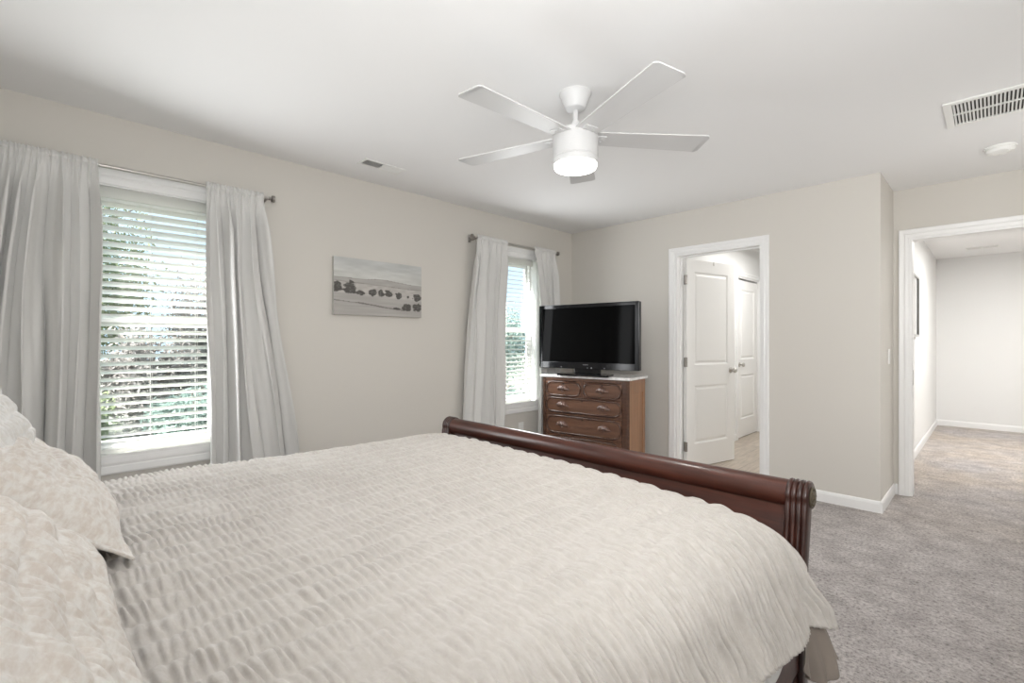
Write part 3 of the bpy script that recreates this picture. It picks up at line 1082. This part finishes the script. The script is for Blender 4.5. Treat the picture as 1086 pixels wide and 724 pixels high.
def leaf_pull(parent, cx, cz, y):
    """carved leaf pull: domed scallop with a curled tip"""
    nu, nv = 26, 12
    P = np.zeros((nu, nv, 3))
    for i in range(nu):
        u = -1 + 2 * i / (nu - 1)
        half = 0.029 * (1 - abs(u) ** 2.2) ** 0.7 + 0.001
        up = 0.016 * (1 - u * u) - 0.008
        for j in range(nv):
            v = -1 + 2 * j / (nv - 1)
            d = 0.032 * (1 - v * v) ** 0.5 * (1 - abs(u) ** 3) ** 0.6 * (1 + 0.16 * math.cos(9 * u))
            P[i, j] = (cx + 0.064 * u + (0.008 * (u > 0.6) * (u - 0.6)), y - d, cz + up + half * v * (1.0 if v > 0 else 0.75))
    mb = MB().grid(P)
    mb.tube([(cx - 0.010, y, cz - 0.012), (cx - 0.006, y - 0.016, cz - 0.020), (cx + 0.004, y - 0.018, cz - 0.022), (cx + 0.010, y, cz - 0.012)], 0.005, 8)
    mb.tube([(cx + 0.052, y - 0.004, cz + 0.002), (cx + 0.070, y - 0.008, cz - 0.006), (cx + 0.074, y - 0.006, cz - 0.016)], [0.006, 0.005, 0.003], 8)
    return mb.build('drawer_pull', M['pull'], parent, smooth='auto', angle=60)


def drawer(xa, xb, zhi, zlo, pulls, keyhole):
    g = 0.003
    d = box((xa + g, yf + 0.006, zlo - 0.008 + g), (xb - g, yf + 0.30, zhi + 0.008 - g)).build('drawer', M['walnut'], dr, bevel=0.0015)
    cx, cz = (xa + xb) / 2, (zhi + zlo) / 2
    ring = MB()
    pts = stadium(cx, cz, xb - xa - 0.018, (zhi - zlo) * 0.94)
    ring.tube([(a, yf + 0.003, b_) for a, b_ in pts], 0.0085, 8, closed=True)
    ring.build('oval_moulding', M['walnut_dark'], d, smooth=True)['label'] = 'dark raised oval moulding'
    for k in pulls:
        leaf_pull(d, cx + k, cz + 0.0, yf + 0.006)
    if keyhole:
        kh = MB().lathe([(0, 0.001), (0.006, 0.001), (0.006, -0.001), (0, -0.001)], 12, Matrix.Translation((cx, yf + 0.005, zhi - 0.02)) @ Matrix.Rotation(PI / 2, 4, 'X'))
        kh.box((cx - 0.002, yf + 0.004, zhi - 0.034), (cx + 0.002, yf + 0.006, zhi - 0.02))
        kh.build('keyhole', M['dark_gap'], d)
    return d


mid = (fx0 + fx1) / 2
drawer(fx0, mid - 0.008, 0.848, 0.712, (0.0,), True)
drawer(mid + 0.008, fx1, 0.848, 0.712, (0.0,), True)
for r_ in rows[1:]:
    drawer(fx0, fx1, r_[0], r_[1], (-0.215, 0.215), True)
pl = MB()
pl.box((x0 + 0.01, yf + 0.012, 0.0), (x1 - 0.01, yf + 0.03, 0.052)).box((x0 + 0.002, yf + 0.03, 0.0), (x0 + 0.02, yb, 0.06)).box((x1 - 0.02, yf + 0.03, 0.0), (x1 - 0.002, yb, 0.06))
pl.build('plinth', M['walnut_dark'], dr, bevel=0.002)
t_ = box((-0.465, -0.205, DZ - 0.024), (0.465, 0.205, DZ)).build('marble_top', M['marble'], dr, bevel=0.005, seg=3)
t_['label'] = 'white marble top'

# ------------------------------------------------------------------ television (local frame: screen faces -y)
tv = thing('television', 'black flat screen television standing on the marble topped dresser', 'television', (0.683, 3.64, DZ), math.radians(8))
w2, zb, zt_ = 0.515, 0.062, 0.668
bz = MB()
bz.box((-w2, -0.02, zb), (w2, 0.03, zt_)).build('cabinet', M['tv_black'], tv, bevel=0.006, seg=3)
fr = MB()
bl, bt_, bb_ = 0.036, 0.034, 0.062
for lo, hi in (((-w2, -0.028, zb), (-w2 + bl, -0.02, zt_)), ((w2 - bl, -0.028, zb), (w2, -0.02, zt_)),
               ((-w2 + bl, -0.028, zt_ - bt_), (w2 - bl, -0.02, zt_)), ((-w2 + bl, -0.028, zb), (w2 - bl, -0.02, zb + bb_))):
    fr.box(lo, hi)
fr.build('bezel', M['tv_black'], tv, bevel=0.003)
box((-w2 + bl, -0.0225, zb + bb_), (w2 - bl, -0.0202, zt_ - bt_)).build('screen', M['tv_screen'], tv)['label'] = 'switched off black screen'
bk = MB()
bk.prism([(-0.40, 0.03), (-0.34, 0.075), (0.34, 0.075), (0.40, 0.03)], zb + 0.05, zt_ - 0.06, lambda p, q, t: (p, q, t))
bk.build('rear_housing', M['tv_black'], tv, bevel=0.006)
st = MB()
st.prism([(-0.255, -0.115), (0.255, -0.115), (0.265, -0.10), (0.22, 0.10), (-0.22, 0.10), (-0.265, -0.10)], 0.0, 0.018, lambda p, q, t: (p, q, t))
st.box((-0.13, -0.01, 0.018), (0.13, 0.03, zb + 0.05))
st.build('stand', M['tv_black'], tv, bevel=0.003)
for xx, r_ in ((-0.26, 0.004), (0.02, 0.004), (0.06, 0.007), (0.19, 0.007)):
    dt = MB().lathe([(0, 0.0), (r_, 0.0), (r_, 0.002), (0, 0.003)], 10, Matrix.Translation((xx, -0.028, zb + 0.012)) @ Matrix.Rotation(PI / 2, 4, 'X'))
    dt.build('indicator_light', M['tv_grey'], tv)
tx = bpy.data.curves.new('brand_lettering', 'FONT')
tx.body = 'Panasonic'
tx.size = 0.015
tx.align_x = 'CENTER'
tx.extrude = 0.0006
tx.materials.append(M['tv_grey'])
tmp = bpy.data.objects.new('lettering_curve', tx)
me_t = bpy.data.meshes.new_from_object(tmp)
bpy.data.objects.remove(tmp)
bpy.data.curves.remove(tx)
me_t.name = 'brand_lettering'
to = bpy.data.objects.new('brand_lettering', me_t)
COL.objects.link(to)
to.parent = tv
to.location = (0.0, -0.0288, zb + 0.036)
to.rotation_euler = (PI / 2, 0, 0)

# ------------------------------------------------------------------ ceiling fan
FX, FY = 1.905, 1.875
fan = thing('ceiling_fan', 'white five-bladed ceiling fan with a lit round lamp', 'ceiling fan', (FX, FY, H))
MB().lathe([(0, 0), (0.078, 0), (0.079, -0.006), (0.074, -0.012), (0.060, -0.048), (0.048, -0.076), (0.036, -0.083), (0, -0.083)], 48).build('canopy', M['fan_white'], fan, smooth='auto')
MB().tube([(0, 0, -0.08), (0, 0, -0.185)], 0.0125, 20).build('downrod', M['fan_white'], fan, smooth='auto')
MB().lathe([(0.012, -0.135), (0.019, -0.138), (0.024, -0.165), (0.030, -0.190), (0, -0.19)], 24).build('coupling', M['fan_white'], fan, smooth='auto')
MB().lathe([(0, -0.185), (0.070, -0.187), (0.104, -0.193), (0.110, -0.200), (0.110, -0.315), (0.107, -0.318), (0.107, -0.322), (0.110, -0.325), (0.110, -0.345), (0.106, -0.349), (0, -0.349)], 64).build('motor_housing', M['fan_white'], fan, smooth='auto')
ls = MB().lathe([(0.104, -0.350), (0.104, -0.360), (0.100, -0.368), (0.080, -0.374), (0.045, -0.377), (0, -0.378)], 64).build('lamp_lens', M['lens'], fan, smooth='auto')
ls['label'] = 'glowing white lens'
for k in range(5):
    a = math.radians(-92.5 + 72 * k)
    n = 30
    outl = []
    r0, r1 = 0.095, 0.66
    for t in np.linspace(0, 1, 8):
        outl.append((r0 + (r1 - 0.012 - r0) * t, -0.058 - 0.019 * t))
    for q in np.linspace(-PI / 2, 0, 5)[1:]:
        outl.append((r1 - 0.022 + 0.022 * math.cos(q), -0.055 + 0.022 * math.sin(q)))
    for q in np.linspace(0, PI / 2, 5):
        outl.append((r1 - 0.022 + 0.022 * math.cos(q), 0.055 + 0.022 * math.sin(q)))
    for t in np.linspace(1, 0, 8):
        outl.append((r0 + (r1 - 0.012 - r0) * t, 0.058 + 0.019 * t))
    pitch = math.radians(-6)
    mt = Matrix.Translation((0, 0, -0.215)) @ Matrix.Rotation(a, 4, 'Z') @ Matrix.Rotation(pitch, 4, 'X')
    bm_ = MB().prism(outl, -0.003, 0.003, lambda p, q, t: tuple(mt @ Vector((p, q, t))))
    bo = bm_.build('blade', M['fan_white'], fan, bevel=0.001)
    ir = MB()
    ir.box((0.085, -0.030, -0.007), (0.150, 0.030, -0.003), mt)
    for xx, yy in ((0.128, -0.018), (0.128, 0.018), (0.142, 0.0)):
        ir.lathe([(0, -0.0095), (0.004, -0.009), (0.005, -0.007)], 10, mt @ Matrix.Translation((xx, yy, 0)))
    ir.build('blade_iron', M['fan_white'], bo)
fl_ = bpy.data.lights.new('fan_lamp', 'AREA')
fl_.shape = 'DISK'
fl_.size = 0.19
fl_.energy = 7
fl_.color = (1.0, 0.96, 0.90)
flo = bpy.data.objects.new('fan_lamp', fl_)
COL.objects.link(flo)
flo.location = (FX, FY, H - 0.385)


# ------------------------------------------------------------------ vents, detector, switch, outlet
def supply_vent():
    x0, x1, y0, y1 = 0.305, 0.430, 1.545, 1.855
    root = thing('ceiling_vent', 'small white ceiling vent above the landscape painting', 'vent', ((x0 + x1) / 2, (y0 + y1) / 2, H))
    off = root.location
    fr = MB()
    e = 0.018
    z0, z1 = H - 0.007, H - 0.0005
    fr.box((x0, y0, z0), (x0 + e, y1, z1)).box((x1 - e, y0, z0), (x1, y1, z1))
    fr.box((x0 + e, y0, z0), (x1 - e, y0 + e, z1)).box((x0 + e, y1 - e, z0), (x1 - e, y1, z1))
    fr.box((x0 + e, (y0 + y1) / 2 - 0.005, z0), (x1 - e, (y0 + y1) / 2 + 0.005, z1))
    fr.build('vent_frame', M['plastic'], root, off=off, bevel=0.002)
    sl = MB()
    ym = (y0 + y1) / 2
    for half, sg in (((y0 + e, ym - 0.005), 1), ((ym + 0.005, y1 - e), -1)):
        n = 11
        for k in range(n):
            yy = half[0] + (half[1] - half[0]) * (k + 0.5) / n
            mt = Matrix.Translation((0, yy, H - 0.004)) @ Matrix.Rotation(-sg * math.radians(42), 4, 'X')
            sl.box((x0 + e, -0.0008, -0.007), (x1 - e, 0.0008, 0.007), mt)
    sl.build('louvers', M['plastic'], root, off=off)
    box((x0 + 0.01, y0 + 0.01, H - 0.0012), (x1 - 0.01, y1 - 0.01, H - 0.0004)).build('duct_shade_plate', M['duct_shade'], root, off=off)  # dark plate painted as the unlit duct behind the louvers


supply_vent()


def return_grille(name, label, x0, x1, y0, y1, pitch):
    root = thing(name, label, 'vent', ((x0 + x1) / 2, (y0 + y1) / 2, H))
    off = root.location
    z0, z1, e = H - 0.010, H - 0.0005, 0.034
    ym = (y0 + y1) / 2
    fr = MB()
    fr.box((x0, y0, z0), (x0 + e, y1, z1)).box((x1 - e, y0, z0), (x1, y1, z1))
    fr.box((x0 + e, y0, z0), (x1 - e, y0 + e, z1)).box((x0 + e, y1 - e, z0), (x1 - e, y1, z1))
    fr.box((x0 + e, ym - 0.006, z0 + 0.001), (x1 - e, ym + 0.006, z1))
    fr.build('grille_frame', M['plastic'], root, off=off, bevel=0.002)
    sl = MB()
    x = x0 + e + pitch / 2
    while x < x1 - e:
        mt = Matrix.Translation((x, 0, H - 0.006)) @ Matrix.Rotation(math.radians(38), 4, 'Y')
        for a, b in ((y0 + e, ym - 0.006), (ym + 0.006, y1 - e)):
            sl.box((-0.0007, a, -0.0062), (0.0007, b, 0.0052), mt)
        x += pitch
    sl.build('louvers', M['plastic'], root, off=off)
    box((x0 + 0.02, y0 + 0.02, H - 0.0012), (x1 - 0.02, y1 - 0.02, H - 0.0004)).build('duct_shade_plate', M['duct_shade'], root, off=off)  # dark backing plate in place of the shaded duct


return_grille('return_grille', 'large white air return grille with two rows of louvers on the ceiling', 3.165, 3.78, 3.285, 3.665, 0.0142)

sd_ = thing('smoke_detector', 'round white smoke detector on the ceiling before the entry', 'smoke detector', (3.38, 4.265, H))
MB().lathe([(0, 0), (0.075, 0), (0.077, -0.004), (0.075, -0.010), (0, -0.010)], 48).build('mounting_plate', M['plastic'], sd_, smooth='auto')
MB().lathe([(0, -0.01), (0.066, -0.010), (0.067, -0.024), (0.060, -0.034), (0.045, -0.038), (0.044, -0.036), (0.030, -0.037), (0.029, -0.040), (0, -0.042)], 48).build('sensor_housing', M['plastic'], sd_, smooth='auto')
MB().lathe([(0, -0.038), (0.008, -0.038), (0.008, -0.043), (0, -0.044)], 16, Matrix.Translation((0.035, -0.02, 0.002))).build('test_button', M['plastic'], sd_, smooth='auto')

# the light switch on the short return, facing +x
sw = thing('light_switch', 'white rocker light switch on the short wall return', 'light switch', (XE, 4.663, 1.112))
box((0.0005, -0.036, -0.058), (0.006, 0.036, 0.058)).build('switch_plate', M['plastic'], sw, bevel=0.002)
box((0.006, -0.017, -0.034), (0.009, 0.017, 0.034)).build('rocker', M['plastic'], sw, bevel=0.0015)

ol = thing('wall_outlet', 'white wall outlet below the window by the dresser', 'outlet', (0, 3.46, 0.36))
box((0.0005, -0.036, -0.058), (0.006, 0.036, 0.058)).build('outlet_plate', M['plastic'], ol, bevel=0.002)
so_ = MB()
for zc in (-0.022, 0.022):
    so_.box((0.006, -0.016, zc - 0.014), (0.0075, 0.016, zc + 0.014))
so_.build('receptacle', M['plastic'], ol, bevel=0.001)

# ------------------------------------------------------------------ doors
def door_leaf(root, w, h, knob_side=1):
    """local: hinge edge at x=0, leaf along +x, thickness +-y"""
    T, t2 = 0.0175, 0.0125
    sx, rt, rm0, rm1, rb = 0.112, h - 0.115, 0.80, 1.0, 0.235
    mb = MB()
    mb.box((0, -T, 0.008), (sx, T, h)).box((w - sx, -T, 0.008), (w, T, h))
    for a, b in ((rt, h), (rm0, rm1), (0.008, rb)):
        mb.box((sx, -T, a), (w - sx, T, b))
    for a, b in ((rb, rm0), (rm1, rt)):
        mb.box((sx, -t2 + 0.004, a), (w - sx, t2 - 0.004, b))
        for sg in (-1, 1):
            # raised field with sloping edges, and the slope of the sticking
            i, j = 0.022, 0.040
            y_lo, y_hi = sg * (t2 - 0.004), sg * (T - 0.002)
            A = [(sx + i, a + i), (w - sx - i, a + i), (w - sx - i, b - i), (sx + i, b - i)]
            B = [(sx + j, a + j), (w - sx - j, a + j), (w - sx - j, b - j), (sx + j, b - j)]
            vs = [(p, y_lo, q) for p, q in A] + [(p, y_hi, q) for p, q in B]
            mb.add(vs, [(k, (k + 1) % 4, 4 + (k + 1) % 4, 4 + k) for k in range(4)] + [(4, 5, 6, 7)])
            C = [(sx, a), (w - sx, a), (w - sx, b), (sx, b)]
            D = [(sx + 0.014, a + 0.014), (w - sx - 0.014, a + 0.014), (w - sx - 0.014, b - 0.014), (sx + 0.014, b - 0.014)]
            vs = [(p, sg * T, q) for p, q in C] + [(p, y_lo, q) for p, q in D]
            mb.add(vs, [(k, (k + 1) % 4, 4 + (k + 1) % 4, 4 + k) for k in range(4)])
    mb.build('door_panel', M['door'], root)
    for sg in (-1, 1):
        k = MB()
        mt = Matrix.Translation((w - 0.065, sg * T, 0.935)) @ Matrix.Rotation(-sg * PI / 2, 4, 'X')
        k.lathe([(0, 0), (0.031, 0), (0.031, 0.004), (0.026, 0.008), (0.012, 0.010), (0.010, 0.030), (0.020, 0.036), (0.027, 0.046), (0.027, 0.056), (0.020, 0.064), (0, 0.067)], 24, mt)
        k.build('door_knob', M['nickel'], root, smooth='auto')['label'] = 'brushed nickel knob'
    for z in (0.22, 1.03, 1.82):
        hg = MB()
        hg.tube([(-0.004, -T - 0.004, z - 0.045), (-0.004, -T - 0.004, z + 0.045)], 0.0065, 10)
        hg.box((-0.0025, -T - 0.002, z - 0.044), (0.0, T - 0.004, z + 0.044))
        hg.box((-0.034, -T - 0.0060, z - 0.044), (-0.004, -T - 0.003, z + 0.044))
        hg.build('hinge', M['pewter'], root, smooth='auto')['label'] = 'grey metal hinge'


ang = math.radians(76.5)
d1 = thing('door_1', 'white two-panel door standing open into the bathroom', 'door', (1.263, YF + 0.135, 0), ang, kind='structure')
door_leaf(d1, 0.745, 2.02)
hk = MB().box((0.40, -0.0215, 1.985), (0.412, -0.0175, 2.02))
hk.build('over_door_hook', M['nickel'], d1)
# closed closet door on the bathroom's left wall: hinge at the far end, leaf towards the camera, facing +x
d2 = thing('door_2', 'closed white two-panel closet door inside the bathroom', 'door', (1.062, 6.975, 0), -PI / 2, kind='structure')
door_leaf(d2, 0.712, 2.01)
hg2 = MB()
mb = MB()
casing(mb, 6.24, 7.0, 0, 2.05, 0.057, lambda u, z, d: (1.09 + d, u, z))
mb.box((0.97, 6.2395, 0), (1.09, 6.258, 2.05)).box((0.97, 6.982, 0), (1.09, 7.0005, 2.05)).box((0.97, 6.258, 2.032), (1.09, 6.982, 2.0505))
struct('trim_3', mb, M['trim'], 'white casing around the closed closet door', 'door casing')
struct('wall_closet', box((0.85, 6.1, 0), (0.965, 7.15, H)), M['dark_gap'], 'black slab standing for the unlit closet behind the closed door', 'wall')  # black colour gives the darkness in the gaps round the door

# ------------------------------------------------------------------ hall things
hp = thing('hall_picture', 'grey and black framed picture on the white hall wall seen through the opening', 'picture', (2.76, 6.43, 1.60))
y0, y1, z0, z1 = -0.34, 0.34, -0.32, 0.32
fr = MB()
e = 0.022
fr.box((0.001, y0, z0), (0.030, y0 + e, z1)).box((0.001, y1 - e, z0), (0.030, y1, z1))
fr.box((0.001, y0 + e, z0), (0.030, y1 - e, z0 + e)).box((0.001, y0 + e, z1 - e), (0.030, y1 - e, z1))
fr.build('picture_frame', M['silver_frame'], hp, bevel=0.002)
e2 = e + 0.030
for ya, yb_ in ((y0 + e, y0 + e2), (y1 - e2, y1 - e)):
    box((0.012, ya, z0 + e), (0.018, yb_, z1 - e)).build('inner_lip', M['black_frame'], hp)['label'] = 'black inner edge'
box((0.002, y0 + e, z0 + e), (0.012, y1 - e, z1 - e)).build('picture_paper', M['mat_board'], hp)


def hall_vent():
    x0, x1, y0, y1 = 3.10, 3.40, 8.58, 8.70
    root = thing('hall_vent', 'slim white ceiling vent at the end of the hall', 'vent', ((x0 + x1) / 2, (y0 + y1) / 2, H))
    off = root.location
    fr = MB()
    z0, z1, e = H - 0.007, H - 0.0005, 0.016
    fr.box((x0, y0, z0), (x0 + e, y1, z1)).box((x1 - e, y0, z0), (x1, y1, z1))
    fr.box((x0 + e, y0, z0), (x1 - e, y0 + e, z1)).box((x0 + e, y1 - e, z0), (x1 - e, y1, z1))
    fr.box(((x0 + x1) / 2 - 0.012, y0 + e, z0), ((x0 + x1) / 2 + 0.012, y1 - e, z1))
    fr.build('vent_frame', M['plastic'], root, off=off, bevel=0.0015)
    sl = MB()
    for k in range(7):
        yy = y0 + e + (y1 - y0 - 2 * e) * (k + 0.5) / 7
        sl.box((x0 + e, yy - 0.0015, H - 0.006), (x1 - e, yy + 0.0015, H - 0.0012))
    sl.build('louvers', M['plastic'], root, off=off)
    box((x0 + 0.01, y0 + 0.01, H - 0.0012), (x1 - 0.01, y1 - 0.01, H - 0.0004)).build('duct_shade_plate', M['duct_shade'], root, off=off)  # dark backing for the louvers, shade put in as colour


hall_vent()

# ------------------------------------------------------------------ outside
m = M['lawn']
f1 = noise(m, obj_coord(m), 7, 6, 0.75)
L(m, ramp(m, f1, [(0.33, (0.08, 0.09, 0.075)), (0.5, (0.14, 0.15, 0.125)), (0.68, (0.22, 0.225, 0.195))]), bsdf(m).inputs['Base Color'])
lw = MB()
gx, gy = np.meshgrid(np.linspace(-40, -0.145, 60), np.linspace(-25, 40, 80), indexing='ij')
lw.grid(np.stack([gx, gy, -0.5 + 0.08 * vnoise(gx * 0.6, gy * 0.6, 3) + 0.012 * np.clip(-gx - 4, 0, 40)], -1))
struct('ground_lawn', lw, M['lawn'], 'bright grassy ground outside the windows', 'lawn', smooth=True, fixn=False)


def garden_tree(label, x, y, h, rad, zc0, material, n, seed, leaf=0.10):
    rs = np.random.RandomState(seed)
    g = -0.45 + 0.012 * max(0, -x - 4)
    root = thing('garden_tree', label, 'tree', (x, y, g), group='trees and bushes outside the windows')
    tr = MB()
    pts = [(0, 0, -0.05), (0.04, 0.02, h * 0.35), (0.0, 0.06, h * 0.7), (0.05, 0.0, h * 0.92)]
    tr.tube(pts, [0.05 + 0.012 * h, 0.04 + 0.008 * h, 0.03, 0.012], 8)
    for k in range(7):
        a = rs.uniform(0, 2 * PI); zz = h * rs.uniform(0.3, 0.8); rr = rad * rs.uniform(0.5, 0.9)
        tr.tube([(0.02, 0.02, zz), (rr * 0.5 * math.cos(a), rr * 0.5 * math.sin(a), zz + 0.2 * rr), (rr * math.cos(a), rr * math.sin(a), zz + 0.5 * rr)], [0.03, 0.02, 0.008], 6)
    tr.build('trunk', M['bark'], root, smooth='auto')
    # clumped leaf blades
    nc = 40
    cen = rs.normal(0, 1, (nc, 3)); cen /= np.linalg.norm(cen, axis=1)[:, None]
    cen *= rs.uniform(0.25, 1.0, (nc, 1)) ** 0.6
    zc = (h + zc0) / 2; hz = (h - zc0) / 2
    cen = cen * np.array([rad, rad, hz]) * 0.8 + np.array([0, 0, zc])
    ci = rs.randint(0, nc, n)
    p = cen[ci] + rs.normal(0, 1, (n, 3)) * np.array([rad, rad, hz]) * 0.17
    p[:, 2] = np.maximum(p[:, 2], 0.03)
    d1 = rs.normal(0, 1, (n, 3)); d1 /= np.linalg.norm(d1, axis=1)[:, None]
    d2 = np.cross(d1, rs.normal(0, 1, (n, 3))); d2 /= np.linalg.norm(d2, axis=1)[:, None]
    s = leaf * rs.uniform(0.5, 1.2, (n, 1))
    V = np.stack([p - d1 * s, p + d2 * s * 0.38, p + d1 * s, p - d2 * s * 0.38], 1).reshape(-1, 3)
    F = np.arange(4 * n).reshape(-1, 4)
    me = bpy.data.meshes.new('crown')
    me.from_pydata(V.tolist(), [], F.tolist())
    me.materials.append(material)
    o = bpy.data.objects.new('crown', me)
    COL.objects.link(o)
    o.parent = root


LG, LT, LY = M['leaf_green'], M['leaf_teal'], M['leaf_grey']
trees = [
    ('tall green tree filling the upper left of the near window', -9.0, 0.75, 6.0, 1.2, 0.5, LG, 13000),
    ('blue-green tree behind the curtain side of the near window', -8.6, -1.75, 5.3, 1.2, 0.5, LT, 4200),
    ('airy grey-twigged tree at the right of the near window', -9.2, 2.75, 3.3, 0.95, 0.0, LY, 9000),
    ('low bright green bush in the lower left of the near window', -5.6, 0.40, 1.15, 0.50, 0.0, LG, 3600),
    ('low dry grey bush at the lower middle of the near window', -7.3, 1.45, 1.95, 0.80, 0.0, LY, 7500),
    ('low blue-green bush at the lower right of the near window', -5.6, 1.75, 0.95, 0.60, 0.0, LT, 3600),
    ('leafy green tree at the left of the window by the television', -7.2, 8.3, 2.3, 0.95, 0.2, LG, 4600),
    ('round blue-green tree in the middle of the window by the television', -7.4, 10.4, 2.7, 1.0, 0.2, LT, 5000),
    ('sparse grey tree at the right of the window by the television', -6.4, 12.4, 2.3, 0.9, 0.2, LY, 3600),
    ('low green bush under the trees outside the window by the television', -4.4, 7.2, 0.8, 0.7, 0.0, LT, 3000),
]
for i, a in enumerate(trees):
    garden_tree(*a, seed=300 + i, leaf=0.058)
